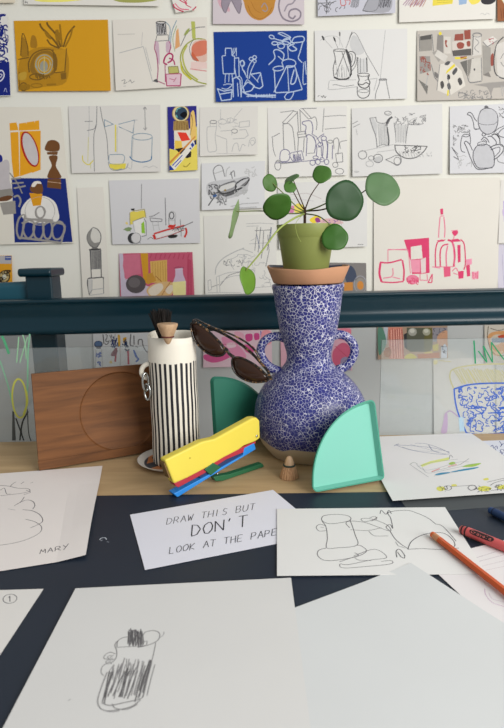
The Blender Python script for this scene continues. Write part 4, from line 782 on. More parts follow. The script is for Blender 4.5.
# ------------------------------------------------------------------ the setting
wall_m = mat((226, 225, 216), 0.85, 0.2, 0.02, 3.0, bump=0.05)
wall_low_m = mat((194, 198, 198), 0.7, 0.25, 0.02, 3.0)  # cooler, darker grey for the wall below the rail
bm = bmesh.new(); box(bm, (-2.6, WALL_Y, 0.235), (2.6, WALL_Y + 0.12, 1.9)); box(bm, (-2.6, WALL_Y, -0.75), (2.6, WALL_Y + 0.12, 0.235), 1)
structure(link('wall_back', bm, [wall_m, wall_low_m]), 'white painted wall covered with pictures')
bm = bmesh.new(); box(bm, (-2.6, -2.2, -0.80), (2.6, WALL_Y, -0.75))
structure(link('floor', bm, wood_mat('floor_boards', (120, 100, 80), (160, 138, 112), (1, 12, 1), 3.0)), 'wooden floor')

TEAL = mat((2, 42, 54), 0.32, 0.42, 0.08, 4.0, stretch=(0.4, 3, 3))

# teal rail: moulded profile swept along x
RY = 1.44
zt = at_y(252, 294.7, RY).z
zb = at_y(252, 329.6, RY).z
H = zt - zb
prof = [(0.075, 0), (0.002, 0), (-0.002, -.02), (-0.003, -.05), (-0.001, -.09), (0.003, -.12), (0.004, -.22), (0.006, -.34),
        (0.009, -.46), (0.010, -.56), (0.007, -.64), (0.001, -.72), (-0.005, -.80), (-0.007, -.88), (-0.004, -.96), (0.002, -1.0), (0.075, -1.0)]
bm = bmesh.new()
pts = [Vector((-1.6, RY + a, zt + b * H)) for a, b in prof]
prism(bm, pts, Vector((3.2, 0, 0)))
for v in bm.verts:
    v.co.z += .0033 * (v.co.x / .67 - .6)
rail = thing('stair_rail', 'dark teal painted wooden rail running across behind the table', 'rail', (0, RY + .03, zb))
o = link('handrail', bm, TEAL, rail); smooth_by_angle(o, 50)
for sx in (-1.52, 1.52):
    bm = bmesh.new(); box(bm, (sx - .035, RY + .012, -0.75), (sx + .035, RY + .072, zb - 0.004 + .005 * (sx / 1.52)))
    bevel(link('support_post', bm, TEAL, rail), .003)

# teal newel post with roll-edged cap, and the rail that runs left from it
PY = RY + 0.080
pl_ = at_y(26, 290, PY).x; pr_ = at_y(52.3, 290, PY).x
ctop = at_y(40, 268.3, PY).z; cbot = at_y(40, 276.5, PY).z
newel = thing('newel_post', 'dark teal square newel post with rolled cap, at left behind the rail', 'post', ((pl_ + pr_) / 2, PY + .04, -0.75))
bm = bmesh.new(); box(bm, (pl_, PY, -0.75), (pr_, PY + .075, cbot + .002)); bevel(link('shaft', bm, TEAL, newel), .004)
bm = bmesh.new()
ch = (ctop - cbot) / 2
c0, c1 = at_y(20.5, 272, PY).x, at_y(53.2, 272, PY).x
ring = []
for k in range(9):
    a = PI / 2 + PI * k / 8
    ring.append(Vector((0, PY - .012 + ch * math.cos(a), (ctop + cbot) / 2 + ch * math.sin(a))))
for k in range(9):
    a = -PI / 2 + PI * k / 8
    ring.append(Vector((0, PY + .085 + ch * math.cos(a), (ctop + cbot) / 2 + ch * math.sin(a))))
prism(bm, [p + Vector((c0, 0, 0)) for p in ring], Vector((c1 - c0, 0, 0)))
o = link('cap', bm, TEAL, newel); bevel(o, .004, 3); smooth_by_angle(o, 40)
bm = bmesh.new()
zt2 = at_y(48, 280.8, PY + .03).z; zl2 = at_y(0, 284.6, PY).z
a = Vector((pl_ + .005, PY + .02, zt2)); b = Vector((-1.30, PY + .005, zl2 - .02))
sec = [(0, -.12), (0, -.012), (.012, 0), (.05, 0), (.05, -.12)]
prism_a = [a + Vector((0, y, z)) for y, z in sec]
va = [bm.verts.new(p) for p in prism_a]; vb = [bm.verts.new(b + Vector((0, y, z))) for y, z in sec]
bm.faces.new(va); bm.faces.new(vb[::-1])
for k in range(5):
    bm.faces.new((va[k], vb[k], vb[(k + 1) % 5], va[(k + 1) % 5]))
TEAL_LIT = mat((26, 78, 94), 0.4, 0.4, 0.08, 4.0)  # the rail's teal with the light falling on it put into the colour
plabel(bevel(link('side_rail', bm, TEAL_LIT, newel), .003), 'teal rail running left from the post, painted in a lit tone')

# ------------------------------------------------------------------ table
TBACK = tab(252, 437.4).y
table = thing('table', 'pale plywood table in the foreground carrying the still life', 'table', (0, 0.75, -0.75))
PLY = wood_mat('plywood', (176, 148, 110), (196, 168, 127), (1.2, 9, 9), 5.0, 0.5)
bm = bmesh.new(); box(bm, (-0.95, 0.14, -0.028), (0.95, TBACK, 0.0)); bevel(link('tabletop', bm, PLY, table), .002)
bm = bmesh.new(); box(bm, (-0.86, 0.22, -0.10), (0.86, TBACK - .08, -0.028)); link('apron', bm, PLY, table)
for lx in (-0.88, 0.88):
    for ly in (0.2, TBACK - .08):
        bm = bmesh.new(); box(bm, (lx - .03, ly - .03, -0.75), (lx + .03, ly + .03, -0.028)); link('leg', bm, PLY, table)


# ------------------------------------------------------------------ clear panels
def acrylic():
    mt = bpy.data.materials.new('clear_acrylic'); mt.use_nodes = True
    nt = mt.node_tree; nt.nodes.clear()
    out = nt.nodes.new('ShaderNodeOutputMaterial')
    t = nt.nodes.new('ShaderNodeBsdfTransparent'); t.inputs[0].default_value = (.97, .985, .985, 1)
    d = nt.nodes.new('ShaderNodeBsdfDiffuse'); d.inputs[0].default_value = lin((215, 222, 222)) + [1]
    g = nt.nodes.new('ShaderNodeBsdfGlossy'); g.inputs['Roughness'].default_value = .06
    nz = nt.nodes.new('ShaderNodeTexNoise'); nz.inputs['Scale'].default_value = 9
    mr = nt.nodes.new('ShaderNodeMapRange'); mr.inputs[3].default_value = .06; mr.inputs[4].default_value = .14
    m1 = nt.nodes.new('ShaderNodeMixShader'); m2 = nt.nodes.new('ShaderNodeMixShader'); m2.inputs[0].default_value = .05
    nt.links.new(nz.outputs['Fac'], mr.inputs[0]); nt.links.new(mr.outputs[0], m1.inputs[0])
    nt.links.new(t.outputs[0], m1.inputs[1]); nt.links.new(d.outputs[0], m1.inputs[2])
    nt.links.new(m1.outputs[0], m2.inputs[1]); nt.links.new(g.outputs[0], m2.inputs[2])
    nt.links.new(m2.outputs[0], out.inputs[0])
    return mt


ACR = acrylic()
ACR_EDGE = mat((74, 82, 80), 0.5, 0.3)


def panel(name, label, px0, px1, top_px, top_py, art):
    y = TBACK + 0.0015
    x0, x1 = at_y(px0, 400, y).x, at_y(px1, 400, y).x
    z1 = at_y(top_px, top_py, y).z
    bm = bmesh.new()
    v = box(bm, (x0, y, -0.09), (x1, y + .003, z1))
    bm.faces.ensure_lookup_table()
    for f in bm.faces:
        n = f.normal
        f.normal_update()
        if abs(f.normal.y) < .5:
            f.material_index = 1
    mats = [ACR, ACR_EDGE]
    idx = {}
    on = 1e-4
    for z, items in art:
        for (c, w, pts) in expand(z, items):
            if c not in idx:
                idx[c] = len(mats); mats.append(ink(c))
            on += 3e-6
            draw(bm, pts, w, Vector((0, y, 0)), Vector((0, -1, 0)), None, None, on, idx[c])
    o = link(name, bm, mats, loc=((x0 + x1) / 2, y, -.09), recalc=False)
    return tag(o, label, 'panel', 'clear drawing panels on the table edge')


GN, GN2 = (86, 166, 122), (132, 186, 152)
YG = (206, 208, 96)
panel('clear_panel', 'clear panel with green and yellow marker lines, left behind the wooden board', -75, 192, 62, 347.4, [
    (Zm(0, 325, .1984), [L(GN, 2.6, [(10, 55), (25, 88), (45, 145)]), L(GN2, 1.3, [(0, 180), (30, 270), (52, 350), (70, 430)]), L(GN2, 1.6, [(150, 45), (141, 150), (139, 300), (134, 420)]), L((150, 200, 160), 1.2, [(95, 60), (90, 120), (84, 190)]), L((150, 200, 160), 1.2, [(115, 50), (128, 100), (132, 170)]), L((150, 200, 160), 1, [(140, 60), (120, 120), (100, 190)]),
                         EL(YG, 1.8, 98, 370, 36, 98, -3), L(YG, 1.8, [(132, 330), (138, 390), (118, 450)]), FP((84, 86, 84), [(62, 432), (72, 440), (80, 582), (61, 582)]), L((70, 72, 70), 1.4, [(80, 470), (100, 525), (120, 582)]), L((70, 72, 70), 1.5, [(142, 435), (112, 495), (100, 582)]), L((80, 82, 80), 1, [(138, 425), (144, 540), (156, 584)]),
                         L((70, 72, 70), 1, [(118, 480), (108, 530), (118, 582)])])])
BL = (64, 98, 182)
OLV = (176, 173, 138)
RND.seed(21)
panel('clear_panel', 'clear panel with a blue scribbled bowl, right behind the flower drawing', 380, 590, 440, 338.9, [
    (Zm(420, 320, .2059), [L((40, 140, 96), 1.5, [(262, 100), (266, 160), (269, 212)]), P((40, 140, 96), 1.2, [(283, 150), (325, 206), (308, 125), (352, 206), (346, 108), (408, 192)]), L(OLV, 1.4, [(165, 335), (150, 300), (145, 268), (160, 240), (235, 222), (340, 214), (420, 214)]), HT(OLV, 1.1, 160, 240, 400, 310, 22, 40, 3),
                           L(BL, 1.5, [(165, 335), (172, 400), (188, 460), (225, 548)]), L(BL, 1.6, [(165, 335), (230, 316), (310, 308), (430, 306)]), L(BL, 1.2, [(225, 548), (290, 556), (350, 552), (430, 545)]), SB(BL, .9, 188, 325, 420, 380, 36), SB(BL, .9, 195, 370, 420, 430, 36), SB(BL, .9, 210, 425, 420, 490, 34), SB(BL, .9, 228, 485, 420, 545, 30), FL((60, 96, 182), [(384, 425), (410, 420), (410, 432), (386, 432)]), P(BL, 1.2, [(330, 452), (408, 448)]),
                           FL((172, 154, 178), [(118, 460), (130, 448), (134, 480), (130, 545), (102, 546), (112, 500)]), L((168, 150, 176), 1.2, [(130, 448), (150, 442), (186, 470)]), HT((164, 190, 206), 1.2, 186, 470, 210, 540, 4, 6)])])

# ------------------------------------------------------------------ sheets lying on the table
NAVYM = (34, 43, 57)
mat_z = 0.0
sheet('desk_mat', 'dark navy card laid flat under the drawings on the near part of the table', 'mat', [(-140, 499), (520, 490.5), (1100, 1000), (-600, 1100)], ('table', 0.0002), NAVYM,
      [(Zm(0, 470, .2183), [L((190, 196, 204), 1, [(456, 322), (464, 314), (482, 312), (488, 320)]), L((170, 176, 186), .9, [(460, 326), (470, 322)]), P((150, 156, 166), .9, [(490, 330), (500, 332)])])], thick=.0006, nu=4, nv=4,
      base=mat(NAVYM, 0.5, 0.35, 0.08, 12.0))
sheet('grey_strip', 'flat charcoal grey strip under the flower drawing at right', 'card', [(396, 494), (560, 486), (575, 501), (410, 513.5)], ('table', 0.0010), (84, 88, 90), thick=.0004, nu=3, nv=2)  # thin grey strip, lighter than the navy around it

PT = (226, 223, 219)
TG = (96, 94, 98)
GRP = 'drawings and papers on the table'


def tsheet(name, label, corners, z, art, color=PT, lift=None, cat='drawing', **k):
    return sheet(name, label, cat, corners, ('table', z), color, art, GRP, lift, nu=20, nv=16, sw=.8, bump=.12, **k)


# left sheet, signed
tsheet('line_drawing', 'white sheet with a short pencilled signature, on the left of the table', [(-110, 482), (102.5, 466.3), (86, 558), (-130, 592)], 0.0016, [
    (Zm(0, 470, .2183), [L(TG, .8, [(0, 72), (40, 76), (80, 85), (128, 88), (135, 100), (90, 110), (0, 120)]), L(TG, .7, [(48, 76), (60, 64), (75, 56)]), P(TG, .7, [(95, 66), (110, 56)]), P(TG, .7, [(140, 62), (152, 58)]), L(TG, .7, [(0, 95), (20, 85), (30, 110), (50, 112)]), L(TG, .7, [(110, 115), (140, 104), (120, 95)]), L(TG, .8, [(112, 125), (95, 148), (66, 166)]), L(TG, .9, [(78, 158), (120, 140), (150, 146), (160, 165), (150, 182)]), L(TG, .9, [(104, 184), (150, 190), (185, 210), (196, 235), (180, 250), (140, 268)]), L(TG, .8, [(118, 228), (160, 240), (190, 262), (182, 290), (130, 318), (60, 338), (-40, 352)]), L((150, 148, 150), .6, [(36, 180), (70, 186)]),
                         TX(DGK := (84, 82, 86), .9, 'MARY', 182, 388, 26, -4.5, 3, -20)])], lift=lambda u, v: 0.012 * max(0, u - .86) / .14 * max(0, min(1, (v - .25) * 2)) * max(0, (1.35 - v)) + .001 * u, color=(236, 229, 225))
# bottom left corner sheet
tsheet('line_drawing', 'white sheet corner with a circled number one, at the lower left', [(-60, 592), (43.5, 589), (-40, 716), (-200, 760)], 0.0016, [
    (Zm(0, 580, .5), [EL(TG, .9, 20, 38, 14, 9, -8), TX(TG, 1.1, '1', 16, 44, 8, -.5, 0, -11), L((140, 140, 144), .8, [(-10, 152), (20, 138), (38, 126)])])])
# centre front sheet (slightly see-through cartridge paper)
VZ = Zm(60, 600, .2778)
PC = (132, 130, 131)
PD = (104, 102, 103)
RND.seed(5)
tsheet('pencil_drawing', 'large white sheet with a pencil sketch of the striped vase and brush, front centre', [(75.5, 588.5), (291, 578.3), (320, 800), (-40, 810)], 0.0034, [
    (VZ, [HT((110, 108, 110), 1.2, 242, 112, 300, 165, 13, 4, 3), HT((96, 94, 96), 1.1, 245, 108, 296, 160, 9, -3, 3), L(PC, 1.1, [(205, 172), (208, 150), (225, 138), (245, 134)]), L(PC, 1.1, [(298, 130), (310, 116), (340, 112), (358, 122), (356, 142), (340, 155), (315, 165), (282, 172)]), L((150, 148, 150), .8, [(355, 140), (372, 128), (374, 116)]), L(PC, .9, [(205, 172), (240, 170), (282, 168)]), P(PD, 1.6, [(280, 172), (308, 166)]), P(PC, .9, [(290, 150), (314, 150), (312, 165)]), P(PC, .8, [(280, 158), (306, 152)]), L(PC, 1.1, [(205, 150), (198, 165), (204, 185), (202, 210), (182, 232)]), L(PC, 1, [(345, 155), (336, 200), (320, 262), (300, 345)]),
          L(PC, .9, [(200, 195), (178, 190), (158, 205), (165, 215), (190, 205)]), L(PC, .9, [(190, 212), (166, 222), (172, 232), (186, 224)]), L(PC, .9, [(182, 222), (154, 240), (148, 262), (158, 275)]), L(PC, .8, [(195, 200), (172, 205), (180, 218), (196, 214)]), HT(PD, 1.4, 186, 246, 330, 358, 8, -36, 6), HT((136, 134, 135), 1.0, 196, 222, 350, 340, 14, -38, 9), HT((150, 148, 149), .9, 178, 225, 330, 290, 12, -14, 8), HT(PD, 1.3, 176, 262, 188, 372, 2, -26, 2), HT(PD, 1.4, 236, 250, 250, 350, 2, -24, 3), HT(PD, 1.4, 312, 225, 330, 330, 3, -30, 4),
          L(PC, 1.1, [(170, 262), (148, 320), (136, 365), (146, 392), (170, 402)]), L(PC, 1.2, [(150, 372), (180, 382), (230, 372), (290, 358), (302, 340)]), L(PC, 1.2, [(170, 402), (210, 398), (260, 385), (290, 362)]), L(PC, 1, [(188, 376), (200, 392), (240, 396), (280, 378)]), L((150, 148, 150), .8, [(150, 395), (180, 405), (215, 402)]), P((150, 148, 150), .8, [(30, 365), (40, 358)])])], lift=lambda u, v: .0006 * u, trans=0.06, color=(222, 221, 219))
# blank front sheet at right, below it
tsheet('blank_sheet', 'large blank white sheet turned cornerwise, lower right of the table', [(230, 632), (411, 564.3), (690, 741), (400, 915)], 0.0022, [], color=(213, 215, 215), cat='paper', lift=lambda u, v: .002 * max(0, u - .7) / .3 * max(0, .35 - v) / .35)
# instruction slip
S1 = Zm(120, 480, .3373)
IK = (72, 72, 78)
tsheet('handwritten_note', 'white slip lettered DRAW THIS BUT DON\'T LOOK AT THE PAPER', [(130, 514.8), (273, 490), (326, 534), (145, 570.5)], 0.0014, [
    (S1, [TX(IK, .9, 'DRAW THIS BUT', 138, 133, 15.3, -2.6, 3.5, -19, 1.34), TX((58, 58, 62), 1.5, "DON'T", 212, 168, 27, -5, 2.5, -33, 1.28), TX(IK, .9, 'LOOK AT THE PAPER', 146, 221, 15.2, -2.7, 2.5, -20, 1.33)])], color=(226, 226, 236), cat='note', lift=lambda u, v: .0008 * (1 - u) * v)
# contour drawing
S4 = Zm(270, 495, .3373)
tsheet('line_drawing', 'white sheet with a single line contour of jug and stapler, under the orange pencil', [(277, 509.0), (445, 507.3), (487, 574), (277, 576.6)], 0.0028, [
    (S4, [L(TG, 1, [(152, 72), (160, 62), (195, 58), (230, 62), (240, 72), (225, 80), (180, 86), (158, 80), (152, 72)]), L(TG, 1, [(154, 78), (166, 96), (170, 130), (168, 158), (200, 158), (258, 150), (252, 118), (238, 76)]), L(TG, .9, [(166, 92), (148, 88), (137, 96), (146, 108), (168, 106)]), L(TG, .7, [(150, 96), (160, 98)]), L(TG, 1, [(168, 158), (144, 166), (142, 182), (165, 196), (220, 192), (268, 180), (286, 166), (270, 152), (258, 150)]), L(TG, .9, [(206, 200), (240, 188), (262, 180), (250, 172)]), L(TG, .9, [(248, 182), (310, 162), (346, 186), (300, 194), (232, 208), (208, 206), (216, 218), (280, 214), (356, 206), (360, 196), (330, 198)]), L(TG, .8, [(250, 184), (262, 194), (300, 196)]),
          L(TG, .9, [(236, 98), (225, 84), (240, 78), (280, 82), (310, 92), (356, 108), (350, 92), (322, 78), (290, 70), (270, 72), (280, 80), (306, 74), (318, 66)]), L(TG, .8, [(238, 104), (290, 106), (330, 98)]), L(TG, .8, [(292, 108), (310, 122), (350, 122)]), L(TG, .8, [(296, 68), (310, 64), (316, 72), (300, 78)]), L(TG, 1, [(326, 56), (330, 46), (344, 58), (352, 46), (360, 56)]), L(TG, 1, [(356, 108), (344, 96), (356, 88), (364, 100), (358, 70), (352, 52), (405, 46), (440, 56), (470, 70), (490, 86)]), L(TG, 1.1, [(356, 108), (370, 130), (390, 148), (412, 162)]), L(TG, 1.1, [(408, 162), (420, 138), (450, 120), (490, 112), (520, 116), (542, 134), (548, 150), (538, 160)]), L(TG, 1, [(408, 162), (450, 160), (500, 162), (560, 158)]), L(TG, 1, [(490, 86), (510, 92), (530, 112), (552, 138)]), P((120, 118, 120), .8, [(400, 158), (380, 152), (372, 140)]),
          L(TG, 1.2, [(376, 186), (374, 168), (384, 162), (398, 178), (398, 188), (388, 184), (378, 170)])])], color=(228, 227, 225), lift=lambda u, v: .0010 * (1 - u) * v)
# sheet under the pencil at right
RND.seed(8)
tsheet('pencil_drawing', 'white sheet with faint ruled lines below the red crayon, at the right edge', [(423, 560), (560, 527), (690, 610), (523, 654)], 0.0018, [
    (Zm(400, 490, .2063), [P((186, 176, 182), .7, [(368, 330), (560, 270)]), P((190, 180, 186), .7, [(372, 350), (560, 300)]), P((196, 186, 190), .6, [(390, 372), (560, 330)]), L((190, 150, 186), .8, [(410, 480), (416, 510), (450, 548), (520, 570)]), L((200, 180, 196), .7, [(430, 500), (450, 530), (510, 545)]), P((200, 190, 194), .6, [(384, 396), (560, 360)])])], color=(228, 224, 224))
# flower drawing, right back
RND.seed(9)
tsheet('coloured_pencil_drawing', 'large white sheet with yellow, green and blue strokes, right beside the mint tray', [(361, 437.5), (471, 433.4), (556, 492), (392.5, 505)], 0.0014, [
    (Zm(370, 425, .2659), [L((108, 116, 150), 1, [(95, 76), (130, 78), (190, 82), (250, 90), (300, 104)]), L((108, 116, 150), .9, [(95, 76), (140, 92), (200, 104), (270, 112), (300, 110)]), L((120, 126, 156), .9, [(170, 70), (210, 72), (260, 88), (298, 106)]), L((120, 126, 156), .9, [(220, 76), (240, 100), (290, 112)]), P((120, 126, 156), .8, [(90, 80), (108, 72)]),
                           FP((220, 226, 140), [(190, 152), (225, 138), (300, 122), (296, 134), (230, 146), (196, 160)]), P((200, 212, 100), 1.8, [(192, 156), (226, 140)]), FL((160, 196, 80), [(296, 146), (312, 140), (322, 146), (304, 152)]), FL((166, 200, 90), [(348, 158), (370, 150), (418, 145), (392, 158), (355, 160)]), P((222, 120, 116), 1.4, [(232, 178), (262, 166)]), P((222, 120, 116), 1.4, [(294, 158), (326, 150)]), FL((74, 146, 180), [(244, 190), (262, 183), (300, 180), (290, 186), (252, 192)]), FL((74, 146, 180), [(300, 180), (350, 168), (408, 160), (390, 168), (330, 178)]), P((150, 156, 160), .7, [(180, 158), (240, 140), (330, 130)]), P((150, 156, 160), .7, [(230, 180), (340, 150)]), L((130, 130, 136), .7, [(298, 130), (302, 114), (312, 124)]), P((150, 150, 156), .7, [(340, 150), (372, 128)]), L((140, 150, 140), .7, [(150, 150), (165, 142), (180, 150)]), P((160, 160, 160), .7, [(240, 196), (330, 178)]), L((150, 155, 175), .7, [(120, 84), (170, 98), (230, 100), (270, 98)]), L((150, 155, 175), .7, [(150, 74), (200, 88), (260, 104)]), L((165, 168, 170), .7, [(175, 150), (200, 170), (240, 168), (330, 142), (372, 140)]), L((165, 168, 170), .7, [(196, 162), (220, 184), (300, 168), (400, 146)]), P((165, 168, 170), .6, [(150, 150), (220, 200)]),
                           FL((220, 218, 110), [(252, 242), (275, 240), (282, 252), (266, 260), (252, 254)]), FL((224, 220, 120), [(306, 232), (322, 230), (326, 238), (310, 240)]), FL((222, 218, 110), [(426, 208), (442, 204), (446, 212), (430, 214)]), FL((218, 216, 100), [(405, 246), (430, 238), (455, 246), (448, 258), (415, 260)]), FL((218, 216, 100), [(478, 240), (520, 232), (520, 248), (485, 252)]), EL(TG, .8, 292, 246, 14, 10), SB(TG, .8, 255, 238, 300, 260, 8), L(TG, .8, [(300, 240), (340, 238), (368, 236), (390, 234), (398, 246), (380, 258), (372, 250)]), EL(TG, .8, 384, 246, 16, 10), SB(TG, .8, 400, 238, 455, 264, 14), SB(TG, .8, 470, 232, 520, 258, 10), L(TG, .7, [(452, 236), (470, 224), (510, 212)]), P(TG, .7, [(440, 222), (504, 206)]), L(TG, .8, [(455, 258), (500, 252), (540, 244)])])], color=(229, 228, 226), lift=lambda u, v: .0075 * max(0, v - .5) ** 2 * 4 * (1 - .3 * u) + .0006)
# small written sheet far right
RND.seed(14)
tsheet('handwritten_page', 'small white page with dark blue looping marks, far right at the table back', [(481.5, 441), (545, 438.8), (565, 460.5), (497, 463.5)], 0.0008, [
    (Zm(420, 320, .2059), [L((84, 92, 140), .9, [(340, 620), (352, 608), (358, 622), (372, 612), (376, 626)]), L((84, 92, 140), .9, [(386, 590), (396, 606), (390, 616), (406, 600), (420, 612)]), L((84, 92, 140), .9, [(384, 650), (396, 640), (400, 660), (420, 650)]), SB((84, 92, 140), .9, 350, 600, 520, 670, 14)])], color=(222, 224, 232), cat='note')


# ------------------------------------------------------------------ pencil and crayons
def rod_frame(p0, p1, z):
    a, b = tab(p0[0], p0[1], z), tab(p1[0], p1[1], z)
    return a, (b - a).normalized()


pr = .0052
a, d = rod_frame((431.3, 533.5), (504, 590.5), .0035 + pr)
pen = thing('pencil', 'orange pencil with an orange eraser tip lying across the drawings at right', 'pencil', a)


def seg_rod(name, a, d, s0, s1, r0, r1, mt, parent, seg=20, rounded0=False, rounded1=False, hexa=False):
    bm = bmesh.new()
    pts, rs = [], []
    n = 6 if (rounded0 or rounded1) else 1
    if rounded0:
        for k in range(n):
            t = (k / n) * PI / 2
            pts.append(a + d * (s0 + r0 * .8 * (1 - math.sin(t)) if False else s0 + r0 * .8 * (1 - math.cos(t)))); rs.append(max(.0004, r0 * math.sin(t)))
    pts.append(a + d * (s0 + (r0 * .8 if rounded0 else 0))); rs.append(r0)
    pts.append(a + d * s1); rs.append(r1)
    tube(bm, pts, rs, seg)
    o = link(name, bm, mt, parent)
    if seg > 8:
        smooth_by_angle(o, 50)
    return o


plabel(seg_rod('eraser', a, d, 0, .009, pr * .92, pr * .95, mat((226, 110, 60), .7), pen, rounded0=True), 'orange eraser tip')
plabel(seg_rod('ferrule', a, d, .0088, .021, pr * 1.0, pr * 1.0, mat((206, 142, 100), .45, .4, .1, 200.0), pen), 'tan ferrule')
seg_rod('barrel', a, d, .0205, .185, pr, pr, mat((206, 88, 38), .4, .45), pen, seg=6)
plabel(seg_rod('sharpened_tip', a, d, .1848, .203, pr * .96, .0016, mat((214, 176, 130), .6), pen), 'sharpened wooden end')
plabel(seg_rod('lead', a, d, .2025, .208, .0016, .0003, mat((50, 50, 52), .4), pen), 'dark lead')

cr_ = .0076
CRED = mat((206, 92, 92), .5, .4)
CBLK = mat((44, 34, 36), .6)
a, d = rod_frame((459.5, 528.5), (504, 546.5), .0022 + cr_)
cray = thing('crayon', 'red crayon with black oval label, lying behind the orange pencil at right', 'crayon', a)
seg_rod('wax_stick', a, d, 0, .014, cr_ * .90, cr_ * .93, CRED, cray, rounded0=True)
seg_rod('paper_wrapper', a, d, .0138, .088, cr_, cr_, CRED, cray)
seg_rod('paper_band', a, d, .0055, .0075, cr_ * 1.0, cr_ * 1.0, CBLK, cray)
seg_rod('paper_band', a, d, .0118, .0142, cr_ * 1.03, cr_ * 1.03, CBLK, cray)
# oval label wrapped on the barrel, with its lettering
side = d.cross(Vector((0, 0, 1))).normalized()      # horizontal, across the crayon
toward = side if side.y < 0 else -side


def on_rod(s, phi, r):
    return a + d * s + r * (Vector((0, 0, 1)) * math.cos(phi) + toward * math.sin(phi))


bm = bmesh.new()
NS, NP = 20, 7
grid = []
for i in range(NS + 1):
    s = .0195 + .040 * i / NS
    tt = abs(2 * i / NS - 1)
    half = .62 * math.sqrt(max(0.02, 1 - tt ** 6))
    grid.append([bm.verts.new(on_rod(s, .62 + half * (2 * j / NP - 1), cr_ * 1.02)) for j in range(NP + 1)])
for i in range(NS):
    for j in range(NP):
        bm.faces.new((grid[i][j], grid[i + 1][j], grid[i + 1][j + 1], grid[i][j + 1]))
mats_ = [CBLK, mat((214, 120, 116), .5)]
for i, chx in enumerate('Crayola'):
    for st in GL[chx]:
        pr_pts = [(0.0225 + .0049 * i + .0042 * u, .62 + .36 - .62 * v) for u, v in st]
        for (q0, q1) in zip(pr_pts[:-1], pr_pts[1:]):
            p, q = on_rod(q0[0], q0[1], cr_ * 1.05), on_rod(q1[0], q1[1], cr_ * 1.05)
            nrm = (on_rod(q0[0], q0[1], 1) - on_rod(q0[0], q0[1], 0)).normalized()
            t_ = (q - p)
            if t_.length < 1e-6:
                continue
            sd = nrm.cross(t_.normalized()) * .0004
            f = bm.faces.new([bm.verts.new(x) for x in (p - sd, q - sd, q + sd, p + sd)])
            f.material_index = 1
plabel(link('label', bm, mats_, cray, recalc=False), 'black oval label with light lettering')
cb = .0068
a, d = rod_frame((488.8, 509.3), (512, 520.8), .0016 + cb)
CBL = mat((36, 66, 118), .5, .4)
cb_t = thing('crayon', 'dark blue crayon at the right edge, behind the red crayon', 'crayon', a)
seg_rod('wax_stick', a, d, 0, .012, cb * .9, cb * .92, CBL, cb_t, rounded0=True)
seg_rod('paper_wrapper', a, d, .0118, .085, cb, cb, mat((40, 62, 100), .6), cb_t)
seg_rod('paper_band', a, d, .010, .0122, cb * 1.03, cb * 1.03, mat((24, 34, 60), .6), cb_t)
# ------------------------------------------------------------------ big blue vase
RND.seed(3)
VY = 1.215
vx = at_y(310.6, 410, VY).x


def prow(row, hw, px=310.5, y=VY):
    p = at_y(px, row, y)
    return p.z, hw / F * zc(p)


